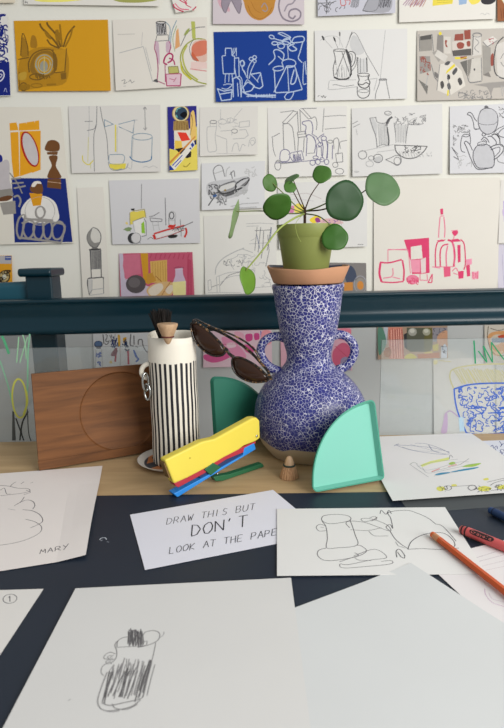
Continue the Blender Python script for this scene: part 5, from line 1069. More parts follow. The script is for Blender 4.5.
def vase_mat():
    mt = bpy.data.materials.new('blue_white_glaze'); mt.use_nodes = True
    nt = mt.node_tree; b = nt.nodes['Principled BSDF']
    N = nt.nodes.new
    tc = N('ShaderNodeTexCoord')
    nz = N('ShaderNodeTexNoise'); nz.inputs['Scale'].default_value = 55; nz.inputs['Detail'].default_value = 2
    nt.links.new(tc.outputs['Object'], nz.inputs['Vector'])
    mixv = N('ShaderNodeMix'); mixv.data_type = 'VECTOR'; mixv.inputs[0].default_value = .004
    nt.links.new(tc.outputs['Object'], mixv.inputs[4]); nt.links.new(nz.outputs['Color'], mixv.inputs[5])
    vo = N('ShaderNodeTexVoronoi'); vo.feature = 'DISTANCE_TO_EDGE'; vo.inputs['Scale'].default_value = 142
    nt.links.new(mixv.outputs[1], vo.inputs['Vector'])
    # vein width varies
    n2 = N('ShaderNodeTexNoise'); n2.inputs['Scale'].default_value = 90; n2.inputs['Detail'].default_value = 3
    nt.links.new(tc.outputs['Object'], n2.inputs['Vector'])
    mr = N('ShaderNodeMapRange'); mr.inputs[1].default_value = .30; mr.inputs[2].default_value = .70; mr.inputs[3].default_value = .006; mr.inputs[4].default_value = .092
    nt.links.new(n2.outputs['Fac'], mr.inputs[0])
    # veins are coarser near the neck
    sep = N('ShaderNodeSeparateXYZ'); nt.links.new(tc.outputs['Object'], sep.inputs[0])
    mz = N('ShaderNodeMapRange'); mz.inputs[1].default_value = .05; mz.inputs[2].default_value = .40; mz.inputs[3].default_value = .62; mz.inputs[4].default_value = 1.25
    nt.links.new(sep.outputs['Z'], mz.inputs[0])
    ml = N('ShaderNodeMath'); ml.operation = 'MULTIPLY'
    nt.links.new(mr.outputs[0], ml.inputs[0]); nt.links.new(mz.outputs[0], ml.inputs[1])
    sub = N('ShaderNodeMath'); sub.operation = 'SUBTRACT'
    nt.links.new(ml.outputs[0], sub.inputs[0]); nt.links.new(vo.outputs['Distance'], sub.inputs[1])
    st = N('ShaderNodeMapRange'); st.inputs[1].default_value = -.025; st.inputs[2].default_value = .03
    nt.links.new(sub.outputs[0], st.inputs[0])
    col = N('ShaderNodeMix'); col.data_type = 'RGBA'
    blue = N('ShaderNodeMix'); blue.data_type = 'RGBA'
    blue.inputs[6].default_value = lin((28, 32, 94)) + [1]; blue.inputs[7].default_value = lin((40, 47, 134)) + [1]
    nt.links.new(nz.outputs['Fac'], blue.inputs[0])
    nt.links.new(blue.outputs[2], col.inputs[6]); col.inputs[7].default_value = lin((206, 205, 216)) + [1]
    nt.links.new(st.outputs[0], col.inputs[0])
    # bare clay foot under a wavering glaze line
    n3 = N('ShaderNodeTexNoise'); n3.inputs['Scale'].default_value = 9
    nt.links.new(tc.outputs['Object'], n3.inputs['Vector'])
    ad = N('ShaderNodeMath'); ad.operation = 'MULTIPLY_ADD'; ad.inputs[1].default_value = .05
    nt.links.new(n3.outputs['Fac'], ad.inputs[0]); nt.links.new(sep.outputs['Z'], ad.inputs[2])
    gt = N('ShaderNodeMapRange'); gt.inputs[1].default_value = .0615; gt.inputs[2].default_value = .0640
    nt.links.new(ad.outputs[0], gt.inputs[0])
    fin = N('ShaderNodeMix'); fin.data_type = 'RGBA'
    fin.inputs[6].default_value = lin((196, 178, 150)) + [1]
    nt.links.new(col.outputs[2], fin.inputs[7]); nt.links.new(gt.outputs[0], fin.inputs[0])
    nt.links.new(fin.outputs[2], b.inputs['Base Color'])
    ro = N('ShaderNodeMapRange'); ro.inputs[3].default_value = .75; ro.inputs[4].default_value = .33
    nt.links.new(gt.outputs[0], ro.inputs[0]); nt.links.new(ro.outputs[0], b.inputs['Roughness'])
    b.inputs['Specular IOR Level'].default_value = .5
    bp = N('ShaderNodeBump'); bp.inputs['Strength'].default_value = .25; bp.inputs['Distance'].default_value = .002
    nt.links.new(st.outputs[0], bp.inputs['Height']); nt.links.new(bp.outputs['Normal'], b.inputs['Normal'])
    return mt


GLAZE = vase_mat()
vase = thing('vase', 'large round blue and white speckled two-handled vase with a flared neck', 'vase', (vx, VY, 0))
raw = [(283.5, 35.2), (285.5, 36), (289, 35.2), (293, 34.3), (302, 33), (314, 31.2), (326, 29.2), (336, 27), (345, 24.5), (351, 22.8), (356, 22.3), (361, 23.2), (366, 26.5), (370, 31), (375, 37),
       (380, 42), (386, 46.8), (393, 51), (401, 54), (410, 55.4), (419, 55.3), (427, 53.6), (435, 50.5), (442, 46.3), (449, 40.2), (455, 33), (459.5, 27)]
pr_ = [prow(r, h) for r, h in raw]
pr_ = [(z, r) for z, r in pr_ if z > 0.004]
zr = pr_[0][0]
# smooth the profile
sm = [tuple(v)[:2] for v in catmull([(z, r, 0) for z, r in pr_], 3)]
inner = [(zr - .20, .018), (zr - .15, .030), (zr - .10, .040), (zr - .05, .058), (zr - .01, pr_[0][1] - .008), (zr - .001, pr_[0][1] - .005)]
wobv = lambda a, r, z: (r * (1 + .006 * math.sin(2 * a + 3 * z * 8) + .004 * math.sin(3 * a + z * 20)), z + (.0015 * math.sin(a + 1) if z > zr - .03 else 0))
bm = bmesh.new()
lathe(bm, [(z - 0, r) for z, r in inner] + sm + [(0.0015, sm[-1][1] * .985), (0.0006, sm[-1][1] * .9)], vx, VY, 72, wobv)
for v in bm.verts:
    v.co.x += -.0015 - .0060 * max(0, v.co.z - .12) / .26
o = link('body', bm, GLAZE, vase, True)
o.location = vase.location
o.data.transform(Matrix.Translation(-Vector(vase.location)))
o.matrix_parent_inverse = Matrix.Translation(-vase.location)


def handle_pts(pxs, y=VY):
    return [at_y(px, py, y) for px, py in pxs]


for nm, pxs in (('handle', [(290, 340.5), (280, 336.5), (270, 337.5), (263, 343), (260.5, 352), (264, 361), (270.5, 367.5), (279, 371.5)]),
                ('handle', [(329, 337.5), (338, 334.5), (346.5, 336.5), (352.5, 343), (354.5, 351), (352, 359), (346, 366), (338, 370)])):
    c = catmull(handle_pts(pxs), 5)
    bm = bmesh.new()
    tube(bm, c, [.0078 + .0012 * abs(2 * i / (len(c) - 1) - 1) ** 3 for i in range(len(c))], 14, flat=1.25)
    h = link(nm, bm, GLAZE, vase, True)
    h.location = vase.location
    h.data.transform(Matrix.Translation(-Vector(vase.location)))

# ------------------------------------------------------------------ clay saucer and plant pot on the vase
CLAY = mat((186, 138, 106), 0.75, 0.25, 0.10, 18.0, bump=0.3)
z0 = zr + .0015
zs1 = at_y(308, 266.3, VY).z
rs1 = 41.3 / F * zc(at_y(308, 266.3, VY)); rs0 = 34.8 / F * zc(at_y(308, 281, VY))
sx_ = at_y(308, 274, VY).x
wobs = lambda a, r, z: (r * (1 + .012 * math.sin(3 * a + .6) + .008 * math.sin(7 * a)), z + (.0018 * math.sin(2 * a + 2.4) + .0009 * math.sin(5 * a) if z > z0 + .012 else 0))
bm = bmesh.new()
hs = zs1 - z0
lathe(bm, [(z0, rs0 * .6), (z0, rs0 * .97), (z0 + .002, rs0), (z0 + hs * .45, rs0 + (rs1 - rs0) * .45), (z0 + hs * .93, rs1 * .995), (z0 + hs, rs1 * .985), (z0 + hs * 1.0, rs1 * .95), (z0 + hs * .85, rs1 * .92), (z0 + .006, rs0 * .9), (z0 + .005, rs0 * .5), (z0 + .005, .002)], sx_, VY, 64, wobs)
for v in bm.verts:
    if v.co.z > z0 + .008:
        v.co.z += .0030 * (v.co.y - VY) / rs1
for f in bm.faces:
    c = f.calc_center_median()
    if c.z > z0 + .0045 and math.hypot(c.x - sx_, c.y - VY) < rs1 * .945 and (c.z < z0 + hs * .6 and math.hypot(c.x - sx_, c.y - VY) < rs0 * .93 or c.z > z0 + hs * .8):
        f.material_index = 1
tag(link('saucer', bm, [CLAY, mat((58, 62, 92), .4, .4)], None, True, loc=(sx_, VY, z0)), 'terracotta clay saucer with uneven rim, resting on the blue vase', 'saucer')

PTC = mat((130, 138, 74), 0.5, 0.35, 0.05, 10.0)
plx = at_y(306.0, 246, VY).x
zp1 = at_y(305.5, 224.8, VY).z
zp0 = z0 + .0056
kk = lambda hw, row: hw / F * zc(at_y(305.5, row, VY))
rt, rm, rb = kk(29.6, 225), kk(27.6, 237), kk(20.8, 268)
zrim = at_y(305.5, 237, VY).z
plant = thing('potted_plant', 'round-leaved green plant in an olive plastic pot on top of the blue vase', 'potted plant', (plx, VY, zp0))
bm = bmesh.new()
lathe(bm, [(zp0, rb * .8), (zp0, rb * .97), (zp0 + .002, rb), (zrim - .003, rm * .99), (zrim - .0005, rm * 1.005), (zrim + .001, rm * 1.025), (zp1 - .001, rt), (zp1, rt * .995), (zp1, rt * .965), (zp1 - .008, rt * .95), (zp1 - .010, rt * .5), (zp1 - .010, .003)], plx, VY, 56)
o = link('pot', bm, PTC, plant); smooth_by_angle(o, 35)
bm = bmesh.new()
lathe(bm, [(zp1 - .0095, rt * .94), (zp1 - .006, rt * .7), (zp1 - .0045, rt * .3), (zp1 - .004, .002)], plx, VY, 32, lambda a, r, z: (r, z + .0012 * math.sin(5 * a + r * 300)))
link('soil', bm, mat((58, 44, 34), .95, .1, .3, 90.0, bump=.6), plant, True)
crown = at_y(304.8, 212, VY)
cb0 = Vector((crown.x, VY, zp1 - .006))
STEM_B = mat((74, 52, 36), .6, .3, .2, 60.0)
bm = bmesh.new(); tube(bm, [cb0, cb0 * .5 + crown * .5, crown, crown + Vector((0.0005, 0, .010))], [.0034, .003, .0032, .0022], 10)
link('main_stem', bm, STEM_B, plant, True)
STEM_G = mat((112, 122, 66), .5, .4, .1, 40.0)
STEM_L = mat((150, 164, 84), .5, .4, .1, 40.0)


def leaf_mat(rgb):
    mt = mat(rgb, .48, .32, .14, 22.0)
    return mt


def leaf(px, py, dy, ra, rb_, rot, sgn, rgb, root, via=None, att=(0, 0), cup=.10, stem=STEM_G, sr=.0011, notch=0.0):
    """round leaf: centre pixel, depth offset, half-axes in px, rotation of the long axis (deg, image, clockwise)"""
    c = at_y(px, py, VY + dy)
    s = zc(c) / F
    R_, r_ = ra * s, rb_ * s
    th = math.radians(rot)
    vd = (c - CAM).normalized()
    ea = (RT * math.cos(th) - UP * math.sin(th))
    ea = (ea - vd * ea.dot(vd)).normalized()
    eb0 = vd.cross(ea)
    if eb0.dot(UP * math.cos(th) + RT * math.sin(th)) < 0:
        eb0 = -eb0
    ct = min(1, rb_ / ra)
    eb = (eb0 * ct + vd * math.sqrt(1 - ct * ct) * sgn)
    n = ea.cross(eb).normalized()
    if n.dot(vd) > 0:
        n = -n
    bm = bmesh.new()
    rings = []
    nr, ns = 6, 36
    cv = bm.verts.new(c - n * 0.0)

    def pos(f, a):
        q = 1 + .03 * math.sin(3 * a + px) + .02 * math.sin(5 * a + py)
        if notch:
            q -= notch * math.exp(-((math.cos(a) - 1) ** 2) * 30) * 1.0
        return c + (ea * math.cos(a) + eb * math.sin(a)) * (R_ * f * q) + n * (cup * R_ * (f * f - .0) * (0.5 + .5 * math.cos(2 * a)) * -1 + .03 * R_ * math.sin(4 * a) * f * f)
    for i in range(1, nr + 1):
        rings.append([bm.verts.new(pos(i / nr, 2 * PI * k / ns)) for k in range(ns)])
    for k in range(ns):
        bm.faces.new((cv, rings[0][k], rings[0][(k + 1) % ns]))
    for a_, b_ in zip(rings[:-1], rings[1:]):
        for k in range(ns):
            bm.faces.new((a_[k], b_[k], b_[(k + 1) % ns], a_[(k + 1) % ns]))
    lo = link('leaf', bm, leaf_mat(rgb), plant, True)
    md = lo.modifiers.new('thickness', 'SOLIDIFY'); md.thickness = .0009; md.offset = 0
    # vein dot where the stalk meets the blade
    at_ = c + ea * (att[0] * R_) + eb * (att[1] * R_) - n * .0008
    bm = bmesh.new()
    r0 = crown + Vector(root)
    mid = [at_y(q[0], q[1], VY + q[2]) for q in (via or [])]
    if not mid:
        mid = [r0 * .5 + at_ * .5 + Vector((0, 0, .006))]
    cpts = catmull([r0] + mid + [at_], 8)
    tube(bm, cpts, [sr * (1.35 - .5 * i / (len(cpts) - 1)) for i in range(len(cpts))], 8)
    st = link('leaf_stalk', bm, stem, lo, True)
    st.matrix_parent_inverse = Matrix.Translation(-plant.location) @ Matrix.Identity(4)
    st.parent = lo
    st.matrix_parent_inverse = Matrix.Identity(4)
    return lo


G1, G2, G3, G4 = (58, 92, 40), (44, 78, 44), (76, 112, 46), (88, 120, 60)
leaf(270, 183, -.01, 8.6, 7.0, 72, 1, (66, 104, 40), (-.002, 0, .002), [(296, 206, -.005), (283, 193, -.008)], (0, .3))
leaf(277.7, 206.8, -.04, 14.8, 12.2, -28, -1, (60, 100, 36), (-.003, -.002, 0), [(298, 211, -.015)], (.3, .0), .12)
leaf(291, 179.0, .015, 8.4, 2.8, -34, 1, (74, 112, 56), (0, .002, .006), [(302, 202, .006)], (.2, 0), stem=STEM_B)
leaf(290, 187, .0, 6.4, 5.4, 20, 1, (70, 110, 44), (0, 0, .004), [(300, 204, .002)], (.2, 0), stem=STEM_B)
leaf(321.8, 174, .02, 9.6, 8.4, -10, 1, (66, 106, 40), (.001, .002, .006), [(311, 195, .01)], (.0, -.5), stem=STEM_B)
leaf(344.6, 201.3, -.045, 19.8, 18.8, 85, 1, (38, 72, 38), (.003, -.001, .002), [(318, 207, -.015)], (-.2, -.4), .05, sr=.0014)
leaf(382.3, 188.5, .01, 18.6, 14.4, 38, 1, (88, 118, 80), (.003, .003, .002), [(325, 209, .01), (352, 199, .012)], (-.5, -.1), .02, stem=STEM_B, sr=.0013)
leaf(334.8, 237.5, -.06, 13.4, 12.8, 20, 1, (52, 96, 30), (.003, -.003, -.004), [(318, 216, -.02), (327, 222, -.045)], (-.1, .5), .08)
leaf(234.6, 219.6, -.03, 19.6, 2.6, -77, -1, (112, 142, 84), (-.003, -.002, -.002), [(288, 213.5, -.01), (262, 211, -.02)], (.4, 0), .03, sr=.0012)
leaf(248.2, 280.2, -.085, 14.0, 7.4, 78, 1, (96, 134, 46), (-.002, -.004, -.004), [(293, 219, -.045), (278, 230, -.072), (262, 251, -.082)], (-.7, 0), .12, stem=STEM_L, sr=.0017)
# loose root hair over the pot rim
bm = bmesh.new(); tube(bm, catmull([crown + Vector((-.003, -.004, -.004)), at_y(296, 223, VY - .066), at_y(297, 234, VY - .067), at_y(301, 242, VY - .065)], 6), .0005, 6)
link('aerial_root', bm, STEM_L, plant, True)

# ------------------------------------------------------------------ striped vase
SY = 1.160


def srow(row, hw, px):
    p = at_y(px, row, SY)
    return p, hw / F * zc(p)


def stripe_mat(center, z_hi):
    mt = bpy.data.materials.new('striped_glaze'); mt.use_nodes = True
    nt = mt.node_tree; b = nt.nodes['Principled BSDF']; N = nt.nodes.new
    tc = N('ShaderNodeTexCoord'); sep = N('ShaderNodeSeparateXYZ'); nt.links.new(tc.outputs['Object'], sep.inputs[0])
    at = N('ShaderNodeMath'); at.operation = 'ARCTAN2'
    nt.links.new(sep.outputs['Y'], at.inputs[0]); nt.links.new(sep.outputs['X'], at.inputs[1])
    nz = N('ShaderNodeTexNoise'); nz.inputs['Scale'].default_value = 22; nt.links.new(tc.outputs['Object'], nz.inputs['Vector'])
    ml = N('ShaderNodeMath'); ml.operation = 'MULTIPLY_ADD'; ml.inputs[1].default_value = 28.0
    nt.links.new(at.outputs[0], ml.inputs[0])
    m2 = N('ShaderNodeMath'); m2.operation = 'MULTIPLY'; m2.inputs[1].default_value = .7
    nt.links.new(nz.outputs['Fac'], m2.inputs[0]); nt.links.new(m2.outputs[0], ml.inputs[2])
    sn = N('ShaderNodeMath'); sn.operation = 'SINE'; nt.links.new(ml.outputs[0], sn.inputs[0])
    st = N('ShaderNodeMapRange'); st.inputs[1].default_value = -.12; st.inputs[2].default_value = .12
    nt.links.new(sn.outputs[0], st.inputs[0])
    n2 = N('ShaderNodeTexNoise'); n2.inputs['Scale'].default_value = 60; nt.links.new(tc.outputs['Object'], n2.inputs['Vector'])
    za = N('ShaderNodeMath'); za.operation = 'MULTIPLY_ADD'; za.inputs[1].default_value = .008
    nt.links.new(n2.outputs['Fac'], za.inputs[0]); nt.links.new(sep.outputs['Z'], za.inputs[2])
    zz = N('ShaderNodeMapRange'); zz.inputs[1].default_value = z_hi; zz.inputs[2].default_value = z_hi + .001; zz.inputs[3].default_value = 1; zz.inputs[4].default_value = 0
    nt.links.new(za.outputs[0], zz.inputs[0])
    mm = N('ShaderNodeMath'); mm.operation = 'MULTIPLY'; nt.links.new(st.outputs[0], mm.inputs[0]); nt.links.new(zz.outputs[0], mm.inputs[1])
    col = N('ShaderNodeMix'); col.data_type = 'RGBA'
    col.inputs[6].default_value = lin((232, 226, 212)) + [1]; col.inputs[7].default_value = lin((30, 30, 36)) + [1]
    nt.links.new(mm.outputs[0], col.inputs[0]); nt.links.new(col.outputs[2], b.inputs['Base Color'])
    b.inputs['Roughness'].default_value = .5; b.inputs['Specular IOR Level'].default_value = .35
    return mt


pt_, rt_ = srow(334.0, 23.8, 172)
pb_, rb2 = srow(463, 23.2, 177)
sx0 = at_y(174.4, 400, SY).x
pl_z = .0044      # the vase stands on the decorated plate
svase = thing('striped_vase', 'tall cylindrical white vase with thin black vertical stripes and a ring handle', 'vase', (sx0, SY, pl_z))
ht = pt_.z
tilt = (pt_.x - pb_.x) / (pt_.z - pb_.z) * 0
prs = [(pl_z, rb2 * .8), (pl_z, rb2 * .96), (pl_z + .003, rb2)] + [(pl_z + (ht - pl_z) * t, rb2 + (rt_ - rb2) * t + .0006 * math.sin(t * 17)) for t in [i / 14 for i in range(1, 14)]] + \
      [(ht - .0015, rt_ * 1.0), (ht, rt_ * .97), (ht - .001, rt_ * .93), (ht - .008, rt_ * .91), (ht - .10, rt_ * .89), (ht - .2, rt_ * .86), (ht - .2, .002)]
wobc = lambda a, r, z: (r * (1 + .012 * math.sin(2 * a + 1 + z * 9)), z + (.0035 * math.sin(a - .3) + .0015 * math.sin(3 * a) if z > ht - .02 else 0))
bm = bmesh.new(); lathe(bm, prs, sx0, SY, 64, wobc)
o = link('body', bm, stripe_mat(None, at_y(172, 364.5, SY - .05).z - pl_z + .004), svase, True)
o.data.transform(Matrix.Translation(-Vector(svase.location))); o.location = svase.location
WCER = mat((228, 222, 208), .5, .35, .03, 20.0)
hp = [(154, 365.5), (148, 364), (143, 367), (141.5, 372.5), (144, 377), (148, 378)]
c = catmull([at_y(x, y, SY - .012) for x, y in hp], 6)
bm = bmesh.new(); tube(bm, c, .0052, 12); o = link('ring_handle', bm, WCER, svase, True)
plabel(o, 'plain white ring handle')
STEEL = mat((176, 178, 176), .25, .5, .05, 30.0, metal=1.0)
chain = thing('chain', 'short steel chain of two links hanging from the striped vase handle', 'chain', at_y(147, 372, SY - .015))
for (cx_, cy_, w_, h_, tw) in ((146.8, 382, 3.4, 9.0, .7), (148.6, 392, 3.6, 8.0, -.5)):
    cpt = at_y(cx_ - 1.2, cy_, SY - .026)
    k = zc(cpt) / F
    pts = [cpt + Vector((math.cos(tw) * w_ * k * math.cos(a), math.sin(tw) * w_ * k * math.cos(a), h_ * k * math.sin(a))) for a in [2 * PI * i / 24 for i in range(24)]]
    bm = bmesh.new(); tube(bm, pts, .0026, 8, closed=True); link('link', bm, STEEL, chain, True)

# decorated plate under it
pc = tab(172, 459.5)
rpl = abs(pc.x - tab(136.5, 455).x)
bm = bmesh.new()
plx2 = sx0 - .010
rpl = .077
pl_l = tab(137.8, 457.7, .012)
plx2 = pl_l.x + rpl
print('plate', plx2, pl_l.y, sx0)
PLY_ = pl_l.y
lathe(bm, [(.0008, rpl * .55), (.0008, rpl * .72), (.004, rpl * .86), (.0110, rpl * .99), (.0122, rpl), (.0126, rpl * .98), (.0090, rpl * .90), (.0041, rpl * .80), (.0041, .002)], plx2, PLY_, 64)
bm.faces.ensure_lookup_table()


def plate_mat():
    mt = bpy.data.materials.new('painted_plate'); mt.use_nodes = True
    nt = mt.node_tree; b = nt.nodes['Principled BSDF']; N = nt.nodes.new
    tc = N('ShaderNodeTexCoord'); vo = N('ShaderNodeTexVoronoi'); vo.inputs['Scale'].default_value = 26
    nt.links.new(tc.outputs['Object'], vo.inputs['Vector'])
    cr = N('ShaderNodeValToRGB'); cr.color_ramp.interpolation = 'CONSTANT'
    e = cr.color_ramp.elements
    e[0].position = 0; e[0].color = lin((70, 74, 82)) + [1]
    e[1].position = .34; e[1].color = lin((212, 136, 84)) + [1]
    q = e.new(.62); q.color = lin((222, 217, 208)) + [1]
    sp = N('ShaderNodeSeparateColor'); nt.links.new(vo.outputs['Color'], sp.inputs[0]); nt.links.new(sp.outputs[0], cr.inputs[0])
    # white rim
    ln = N('ShaderNodeVectorMath'); ln.operation = 'LENGTH'; nt.links.new(tc.outputs['Object'], ln.inputs[0])
    mr = N('ShaderNodeMapRange'); mr.inputs[1].default_value = rpl * .80; mr.inputs[2].default_value = rpl * .82
    nt.links.new(ln.outputs[1], mr.inputs[0])
    mx = N('ShaderNodeMix'); mx.data_type = 'RGBA'; nt.links.new(mr.outputs[0], mx.inputs[0]); nt.links.new(cr.outputs[0], mx.inputs[6]); mx.inputs[7].default_value = lin((222, 217, 208)) + [1]
    nt.links.new(mx.outputs[2], b.inputs['Base Color']); b.inputs['Roughness'].default_value = .35
    return mt


tag(link('plate', bm, plate_mat(), None, True, loc=(plx2, PLY_, .0008)), 'small white plate with orange and grey patches under the striped vase', 'plate')

# bottle brush standing in the striped vase, its wooden stopper over the rim
WOODL = wood_mat('turned_wood', (172, 138, 106), (202, 170, 136), (14, 14, 3), 8.0, .55)
BLKB = mat((40, 36, 34), .8, .2, .2, 80.0)
kd = SY - rt_ - .017
kp = at_y(167.6, 330, kd)
brush = thing('brush', 'black bristle brush with wooden knob hooked on the striped vase rim', 'brush', kp)
k = zc(kp) / F
ax = (UP * .98 - FWD * .20).normalized()
side1 = RT
side2 = ax.cross(side1)


def lathe_axis(bm, prof, c, ax, s1, s2, seg=28, flute=0):
    rings = []
    for h, r in prof:
        rings.append([bm.verts.new(c + ax * h + (s1 * math.cos(2 * PI * q / seg) + s2 * math.sin(2 * PI * q / seg)) * r * (1 + (flute * math.cos(q * PI) if flute else 0))) for q in range(seg)])
    for a_, b_ in zip(rings[:-1], rings[1:]):
        for q in range(seg):
            bm.faces.new((a_[q], a_[(q + 1) % seg], b_[(q + 1) % seg], b_[q]))
    bm.faces.new(rings[0]); bm.faces.new(rings[-1])


bm = bmesh.new()
lathe_axis(bm, [(-14.5 * k, .6 * k), (-13.5 * k, 2.2 * k), (-8 * k, 4.8 * k), (-6 * k, 6 * k), (2 * k, 9.2 * k), (5.0 * k, 10.4 * k), (6.3 * k, 10.2 * k), (6.6 * k, 9.4 * k), (6.3 * k, 4 * k)], kp, ax, side1, side2)
o = link('knob', bm, WOODL, brush); smooth_by_angle(o, 40)
bm = bmesh.new()
rg = [kp - ax * (6.6 * k) + (side1 * math.cos(a) + side2 * math.sin(a)) * 5.9 * k for a in [2 * PI * i / 24 for i in range(24)]]
tube(bm, rg, .8 * k, 6, closed=True); plabel(link('cord', bm, mat((96, 44, 40), .7), brush, True), 'dark red cord ring')
# bristle head behind the knob, inside the rim
bc = at_y(164.5, 330, SY - .028)
RND.seed(2)
bm = bmesh.new()
root_c = at_y(164.2, 338, SY - .030)
for i in range(150):
    a = RND.uniform(0, 2 * PI); rr = math.sqrt(RND.random())
    b0 = root_c + Vector((math.cos(a) * rr * .011, math.sin(a) * rr * .011, RND.uniform(-.01, .01)))
    tx = 160.8 + math.cos(a) * rr * 12.0 + RND.uniform(-1.2, 1.2); ty = 309.5 + RND.uniform(-1.5, 3) + abs(math.cos(a) * rr) * 1.5
    b1 = at_y(tx, ty, SY - .028 + math.sin(a) * rr * .016)
    tube(bm, [b0, b0 * .5 + b1 * .5 + Vector((RND.uniform(-.001, .001), 0, 0)), b1], [.0009, .0008, .0006], 4)
o = link('bristles', bm, BLKB, brush); plabel(o, 'black bristles')
bm = bmesh.new(); tube(bm, [root_c + Vector((0, .002, -.02)), root_c, kp + ax * (4 * k) * 0 + (root_c - kp) * .75 + Vector((0, 0, .004)), kp + ax * (3 * k)], [.008, .011, .0075, .007], 14)
link('brush_head', bm, BLKB, brush, True)

# small whisk brush standing before the vase
wb = tab(289.3, 477.5)
k = zc(wb) / F
whisk = thing('whisk_brush', 'tiny natural bristle brush with a dark green band, before the blue vase', 'brush', (wb.x, wb.y, 0))
bm = bmesh.new()
lathe_axis(bm, [(0.0004, 8.8 * k), (.0015, 9.0 * k), (5 * k, 8.3 * k), (10 * k, 6.6 * k), (12.6 * k, 5.4 * k)], Vector((wb.x, wb.y, 0)), Vector((0, 0, 1)), Vector((1, 0, 0)), Vector((0, 1, 0)), 40, .05)
link('bristles', bm, wood_mat('natural_bristle', (160, 118, 84), (204, 164, 126), (40, 40, 2), 12.0, .8), whisk)
bm = bmesh.new()
lathe_axis(bm, [(12.2 * k, 5.4 * k), (15 * k, 5.0 * k), (18.5 * k, 3.9 * k), (21.2 * k, 2.8 * k), (22.4 * k, 1.6 * k), (22.7 * k, .3 * k)], Vector((wb.x, wb.y, 0)), Vector((0, 0, 1)), Vector((1, 0, 0)), Vector((0, 1, 0)), 28)
link('handle', bm, WOODL, whisk, True)
bm = bmesh.new()
tube(bm, [Vector((wb.x, wb.y, 13.2 * k)) + Vector((math.cos(a), math.sin(a), 0)) * 5.3 * k for a in [2 * PI * i / 24 for i in range(24)]], 1.0 * k, 8, closed=True)
plabel(link('band', bm, mat((48, 62, 54), .6), whisk, True), 'dark green band')

# ------------------------------------------------------------------ wooden board with round recess
A = tab(39.3, 470.6, .0034); B = tab(150, 451.6, .0034)
e1 = (B - A).normalized()
back = Vector((-e1.y, e1.x, 0))
if back.y < 0:
    back = -back
lean = math.radians(9)
best = None
for i in range(0, 40):
    ln_ = math.radians(i * .5)
    u2 = Vector((0, 0, 1)) * math.cos(ln_) + back * math.sin(ln_)
    nrm = e1.cross(u2).normalized()
    q = on_plane(31.4, 374.2, A, nrm)
    du = (q - A).dot(e1)
    if best is None or abs(du + .001) < best[0]:
        best = (abs(du + .001), ln_)
lean = max(math.radians(6), min(best[1], math.radians(14)))
u2 = Vector((0, 0, 1)) * math.cos(lean) + back * math.sin(lean)
nb = e1.cross(u2).normalized()
if nb.y > 0:
    nb = -nb
corner = [on_plane(px, py, A, nb) for px, py in ((31.4, 374.2), (39.3, 470.6), (150, 451.6), (146, 363.5))]
loc2 = lambda p: ((p - A).dot(e1), (p - A).dot(u2))
cs = [loc2(p) for p in corner]
# extend to the hidden right end
BW = cs[2][0] * 1.13
poly = [cs[0], (0, 0), (BW, 0), (BW + (cs[3][0] - cs[2][0]), cs[3][1] - .002)]
ctr = loc2(on_plane(121, 411.5, A, nb)); rad = abs(loc2(on_plane(79, 411, A, nb))[0] - ctr[0])
TH = .016
W3 = lambda x, y, d: A + e1 * x + u2 * y - nb * d
bm = bmesh.new()


def edge_pt(a):
    d = (math.cos(a), math.sin(a)); bestt = 9
    for i in range(4):
        p, q = poly[i], poly[(i + 1) % 4]
        ex, ey = q[0] - p[0], q[1] - p[1]
        den = d[0] * ey - d[1] * ex
        if abs(den) < 1e-9:
            continue
        t = ((p[0] - ctr[0]) * ey - (p[1] - ctr[1]) * ex) / den
        s = ((p[0] - ctr[0]) * d[1] - (p[1] - ctr[1]) * d[0]) / den
        if t > 0 and -1e-6 <= s <= 1 + 1e-6:
            bestt = min(bestt, t)
    return ctr[0] + d[0] * bestt, ctr[1] + d[1] * bestt


angs = sorted([2 * PI * i / 96 for i in range(96)] + [math.atan2(p[1] - ctr[1], p[0] - ctr[0]) % (2 * PI) for p in poly])
outer = [bm.verts.new(W3(*edge_pt(a), 0)) for a in angs]
rimo = [bm.verts.new(W3(ctr[0] + rad * math.cos(a), ctr[1] + rad * math.sin(a), 0)) for a in angs]
rimi = [bm.verts.new(W3(ctr[0] + rad * .965 * math.cos(a), ctr[1] + rad * .965 * math.sin(a), .005)) for a in angs]
flo = [bm.verts.new(W3(ctr[0] + rad * .93 * math.cos(a), ctr[1] + rad * .93 * math.sin(a), .006)) for a in angs]
bck = [bm.verts.new(W3(*edge_pt(a), TH)) for a in angs]
n = len(angs)
for r1, r2 in ((outer, rimo), (rimo, rimi), (rimi, flo), (bck, outer)):
    for i in range(n):
        bm.faces.new((r1[i], r1[(i + 1) % n], r2[(i + 1) % n], r2[i]))
bm.faces.new(flo); bm.faces.new(bck[::-1])
# glued strip along the bottom edge
sh = .0205
prism(bm, [W3(.0, .0005, -.0018), W3(BW, .0005, -.0018), W3(BW, sh * .9, -.0018), W3(-.001, sh, -.0018)], nb * -.005)
BOARD = wood_mat('board_wood', (94, 58, 30), (130, 83, 45), (1.4, 1.4, 16), 4.0, .6)
cen_b = (corner[0] + corner[2]) / 2
o = link('wooden_board', bm, BOARD, None, loc=Vector((cen_b.x, cen_b.y, 0)))
tag(o, 'brown wooden board with a round recess, leaning left of the striped vase', 'board')
smooth_by_angle(o, 30)


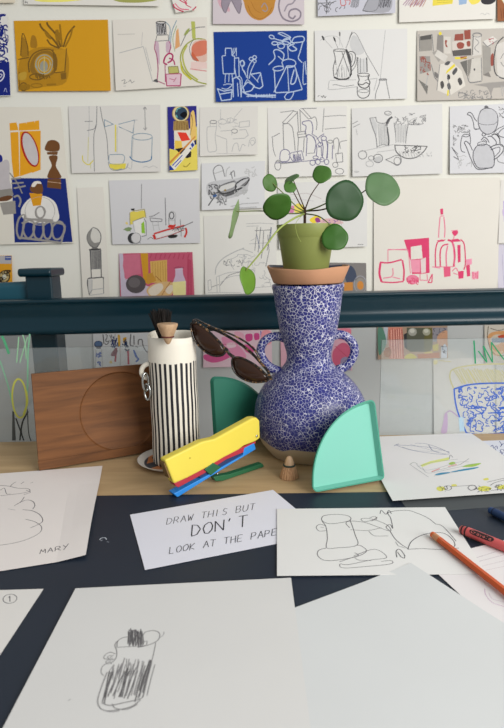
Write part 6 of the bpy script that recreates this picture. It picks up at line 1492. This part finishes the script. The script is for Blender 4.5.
# ------------------------------------------------------------------ quarter-round trays
def tray(name, label, O, ex, ey, R_, nrm, hgt, mats, flip=False):
    """O: corner, ex/ey: edge directions, nrm: the side the rim rises to"""
    rc, ra = R_ * .055, R_ * .07
    out = []
    for k in range(5):
        a = PI + PI / 2 * k / 4
        out.append((rc + rc * math.cos(a), rc + rc * math.sin(a)))
    # rounded end at the x tip
    tips = []
    for k in range(4):
        a = -PI / 2 + PI / 2 * k / 3 * 1.0
        tips.append((R_ - ra + ra * math.cos(a), ra + ra * math.sin(a)))
    a0 = math.asin(ra / R_)
    arc = [(R_ * math.cos(t), R_ * math.sin(t)) for t in [a0 + (PI / 2 - 2 * a0) * k / 30 for k in range(1, 30)]]
    tips2 = [(y, x) for x, y in tips[::-1]]
    out = out + tips + arc + tips2
    cx_ = sum(p[0] for p in out) / len(out); cy_ = sum(p[1] for p in out) / len(out)
    n = len(out)

    def off(d):
        res = []
        for i in range(n):
            p0, p1, p2 = out[i - 1], out[i], out[(i + 1) % n]
            tx, ty = p2[0] - p0[0], p2[1] - p0[1]
            L_ = math.hypot(tx, ty) or 1
            res.append((p1[0] - ty / L_ * d, p1[1] + tx / L_ * d))
        return res
    t = .0026
    P3 = lambda q, h: O + ex * q[0] + ey * q[1] + nrm * h
    bm = bmesh.new()
    o0 = [bm.verts.new(P3(q, 0)) for q in off(R_ * .030)]
    o1 = [bm.verts.new(P3(q, hgt)) for q in out]
    i1 = [bm.verts.new(P3(q, hgt)) for q in off(t)]
    i0 = [bm.verts.new(P3(q, t)) for q in off(t + R_ * .030)]
    for r1, r2, mi in ((o0, o1, 1), (o1, i1, 1), (i1, i0, 0)):
        for i in range(n):
            f = bm.faces.new((r1[i], r1[(i + 1) % n], r2[(i + 1) % n], r2[i])); f.material_index = mi
    f = bm.faces.new(i0); f.material_index = 0
    f = bm.faces.new(o0[::-1]); f.material_index = 1
    ob = link(name, bm, mats, None, loc=Vector((O.x, O.y, 0)))
    smooth_by_angle(ob, 35)
    return tag(ob, label, 'tray', 'quarter round trays')


MINT = mat((116, 188, 170), .5, .3, .02, 8.0)
DKG = mat((52, 142, 118), .5, .35, .03, 8.0)
O = tab(384.0, 480.6, .0012); Lp = tab(315.0, 493.8, .0012)
ex = (Lp - O); R_ = ex.length; ex.normalize()
bk = Vector((-ex.y, ex.x, 0)); bk = bk if bk.y > 0 else -bk
best = None
for i in range(2, 70):
    l_ = math.radians(i * .5)
    ey = Vector((0, 0, 1)) * math.cos(l_) + bk * math.sin(l_)
    p = pixel(O + ey * R_)
    e_ = abs(p[1] - 400.5)
    if best is None or e_ < best[0]:
        best = (e_, l_)
l_ = math.radians(15.5)
print('mint tray R', R_, 'lean', math.degrees(l_), 'top', pixel(O + (Vector((0, 0, 1)) * math.cos(l_) + bk * math.sin(l_)) * R_))
ey = Vector((0, 0, 1)) * math.cos(l_) + bk * math.sin(l_)
nr_ = ex.cross(ey).normalized(); nr_ = nr_ if nr_.y < 0 else -nr_
O = O - nr_ * .011; O.z = .0015; R_ = .1605
tray('tray', 'mint green quarter round tray leaning on the right of the blue vase', O, ex, ey, R_, nr_, .014, [MINT, DKG])
# the second one shows its outside
O2 = tab(215.6, 449.6, .0010)
AZ = .50
ex2 = Vector((math.cos(AZ), math.sin(AZ), 0)); bk2 = Vector((-math.sin(AZ), math.cos(AZ), 0))
l2 = math.radians(4)
ey2 = Vector((0, 0, 1)) * math.cos(l2) + bk2 * math.sin(l2)
R2 = 72.5 / F * zc(O2)
for _ in range(6):
    R2 *= (450.5 - 377.4) / (450.5 - pixel(O2 + ey2 * R2)[1])
nr2 = ex2.cross(ey2).normalized(); nr2 = nr2 if nr2.y > 0 else -nr2
print('dark tray R', R2)
tray('tray', 'dark green quarter round tray seen from outside, left behind the blue vase', O2, ex2, ey2, R2, nr2, .008, [mat((64, 150, 124), .5, .3, .02, 8.0), mat((44, 116, 96), .5, .3, .03, 8.0)])

# ------------------------------------------------------------------ stapler
Z5 = Zm(132.4, 401.0, .2778)
SA, SB_ = tab(178.0, 498.0), tab(265.4, 468.0)
sd = (SB_ - SA); sd.z = 0; sd.normalize()
sn_ = Vector((sd.y, -sd.x, 0)); sn_ = sn_ if sn_.y < 0 else -sn_      # towards the camera
pp = lambda q: on_plane(*Z5.p(q), SA, sn_)
stp = thing('stapler', 'yellow, red and blue long stapler with a green foot, before the striped vase', 'stapler', SA)
YEL = mat((226, 206, 80), .42, .4, .03, 15.0)
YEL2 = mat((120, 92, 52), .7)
REDM = mat((176, 52, 66), .4, .4)
BLUM = mat((44, 134, 216), .4, .4)
GRNM = mat((38, 98, 64), .4, .4)
DBL = mat((44, 60, 100), .5)


def sprism(name, pts, d0, d1, mt, par=stp, bev=.0012):
    """profile polygon in the stapler's plane, from depth d0 (towards the camera negative) to d1"""
    bm = bmesh.new()
    P_ = [pp(q) - sn_ * d0 for q in pts]
    for v in P_:
        v.z = max(v.z, .0012)
    prism(bm, P_, -sn_ * (d1 - d0))
    o = link(name, bm, mt, par)
    if bev:
        bevel(o, bev, 3)
        smooth_by_angle(o, 35)
    return o


# yellow cover: a U-shaped channel, open at the front end
bm = bmesh.new()
topl = [(117, 213), (250, 147), (298, 136), (432, 62), (448, 60), (459, 70)]
botl = [(461, 134), (444, 146), (402, 162), (384, 176), (330, 204), (270, 240), (200, 277), (150, 299)]
P_ = [pp(q) for q in topl + botl]
WD = .020
prism(bm, P_, -sn_ * WD)
plabel(bevel(link('cover', bm, YEL, stp), .0035, 4), 'yellow cover')
smooth_by_angle(stp.children[-1], 40)
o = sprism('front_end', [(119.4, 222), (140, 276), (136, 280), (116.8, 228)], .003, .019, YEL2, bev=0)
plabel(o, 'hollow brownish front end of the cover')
plabel(sprism('magazine', [(152, 297), (204, 272), (270, 237), (330, 202), (402, 166), (446, 146), (448, 152), (402, 186), (340, 212), (262, 262), (168, 313), (158, 308)], .002, .020, REDM), 'red staple magazine')
plabel(sprism('inner_rail', [(240, 262), (330, 214), (402, 182), (404, 196), (330, 238), (250, 282)], .005, .017, DBL), 'dark blue inner rail')
plabel(sprism('base_arm', [(150, 335), (262, 274), (400, 196), (404, 170), (440, 152), (446, 174), (410, 196), (300, 262), (170, 344), (163, 349)], .001, .021, BLUM), 'blue base arm')
plabel(sprism('clip', [(259, 247), (290, 222), (320, 238), (282, 268)], -.0008, .022, GRNM), 'green clip')
plabel(sprism('foot', [(296, 276), (318, 271), (352, 266), (400, 251), (472, 226), (479, 236), (477, 246), (430, 262), (368, 285), (330, 292), (304, 291)], .004, .018, GRNM, bev=.0018), 'green foot lever')


def stud(q, r, mt, name):
    bm = bmesh.new()
    c = pp(q)
    z_ = Vector((0, 0, 1))
    lathe_axis(bm, [(-.001, r), (.0008, r), (.0016, r * .7), (.0019, r * .1)], c, sn_, sd, z_, 16)
    return link(name, bm, mt, stp, True)


plabel(stud((447, 126), .0028, STEEL, 'rivet'), 'steel rivet')
plabel(stud((306, 262), .0018, STEEL, 'screw'), 'small steel screw')
plabel(stud((207, 205), .0012, mat((170, 150, 60), .5), 'dimple'), 'small dark dimple')

# ------------------------------------------------------------------ sunglasses hanging at the vase handle
Zg = Zm(180, 305, .2183)


def gdepth(px):
    return 1.140 - .060 * (px - 190) / 82.0


def gp(q, extra=0.0):
    px, py = Zg.p(q)
    return at_y(px, py, gdepth(px) + extra)


TORT = bpy.data.materials.new('tortoiseshell'); TORT.use_nodes = True
nt = TORT.node_tree; b = nt.nodes['Principled BSDF']
tc = nt.nodes.new('ShaderNodeTexCoord'); nz = nt.nodes.new('ShaderNodeTexNoise'); nz.inputs['Scale'].default_value = 170
cr = nt.nodes.new('ShaderNodeValToRGB')
cr.color_ramp.elements[0].position = .54; cr.color_ramp.elements[0].color = lin((20, 15, 13)) + [1]
cr.color_ramp.elements[1].position = .72; cr.color_ramp.elements[1].color = lin((150, 112, 70)) + [1]
nt.links.new(tc.outputs['Object'], nz.inputs['Vector']); nt.links.new(nz.outputs['Fac'], cr.inputs[0]); nt.links.new(cr.outputs[0], b.inputs['Base Color'])
b.inputs['Roughness'].default_value = .18; b.inputs['Coat Weight'].default_value = .3
LENS = mat((54, 35, 26), .12, .3, .1, 10.0)
gl = thing('sunglasses', 'tortoiseshell sunglasses with brown lenses hanging at the left vase handle', 'sunglasses', gp((215, 220)))
l1 = [(50, 92), (58, 82), (78, 84), (112, 104), (150, 138), (184, 172), (206, 204), (204, 222), (184, 233), (150, 232), (112, 212), (80, 180), (58, 140)]
l2 = [(238, 252), (252, 240), (280, 242), (312, 256), (345, 276), (380, 305), (404, 330), (402, 344), (380, 352), (340, 354), (300, 344), (264, 322), (242, 290)]
for lp in (l1, l2):
    loop = catmull([gp(q) for q in lp], 4, True)
    bm = bmesh.new(); tube(bm, loop, .0021, 8, closed=True, flat=1.2)
    link('rim', bm, TORT, gl, True)
    bm = bmesh.new()
    c_ = sum(loop, Vector()) / len(loop)
    vs = [bm.verts.new(p) for p in loop]
    cv = bm.verts.new(c_ - Vector((0, .003, 0)))
    mid = [bm.verts.new(p * .5 + c_ * .5 - Vector((0, .0022, 0))) for p in loop]
    for i in range(len(vs)):
        j = (i + 1) % len(vs)
        bm.faces.new((vs[i], vs[j], mid[j], mid[i])); bm.faces.new((mid[i], mid[j], cv))
    ln = link('lens', bm, LENS, gl, True)
    md = ln.modifiers.new('thickness', 'SOLIDIFY'); md.thickness = .0012
    plabel(ln, 'dark brown lens')
bm = bmesh.new(); tube(bm, catmull([gp((200, 196)), gp((214, 206)), gp((228, 226)), gp((250, 240))], 5), .0027, 10, flat=1.3)
link('bridge', bm, TORT, gl, True)
for tp, ex_ in (([(56, 84), (72, 66), (110, 84), (160, 106), (215, 126), (268, 150), (312, 178), (345, 210), (368, 248)], .010),
                ([(410, 336), (404, 306), (376, 272), (340, 232), (300, 196), (254, 164), (210, 138), (166, 116), (126, 100)], .018)):
    n_ = len(tp)
    c = catmull([gp(q, ex_ * min(1, i / 2)) for i, q in enumerate(tp)], 5)
    bm = bmesh.new(); tube(bm, c, [.0030 + .0008 * (i / len(c)) for i in range(len(c))], 8, flat=.6)
    tm = link('temple', bm, TORT, gl, True)
for q in ((66, 76), (412, 334)):
    bm = bmesh.new()
    c = gp(q, -.001)
    box(bm, c - Vector((.0045, .002, .004)), c + Vector((.0045, .004, .004)))
    bevel(link('hinge', bm, TORT, gl), .0012)

# ------------------------------------------------------------------ light
w = bpy.data.worlds.new('daylight'); SC.world = w; w.use_nodes = True
nt = w.node_tree
bgn = nt.nodes['Background']
bgn.inputs[0].default_value = (0.96, 0.985, 1.0, 1)
bgn.inputs[1].default_value = 0.40


def area(name, loc, aim, sx, sy, power, col):
    d = bpy.data.lights.new(name, 'AREA'); d.shape = 'RECTANGLE'; d.size = sx; d.size_y = sy; d.energy = power; d.color = col
    o = bpy.data.objects.new(name, d); COL.objects.link(o)
    o.location = loc
    o.rotation_euler = (Vector(aim) - Vector(loc)).to_track_quat('-Z', 'Y').to_euler()
    return o


area('window_light', (2.0, -0.9, 1.25), (0.0, 1.5, 0.2), 2.2, 1.8, 108, (1.0, .985, .955))
vs_ = SC.view_settings
SC.display_settings.display_device = 'sRGB'
vs_.view_transform = 'Standard'
vs_.look = 'None'
vs_.exposure = 0.0
vs_.gamma = 1.0
vs_.use_curve_mapping = False
SC.cycles.use_denoising = True
bpy.context.view_layer.update()
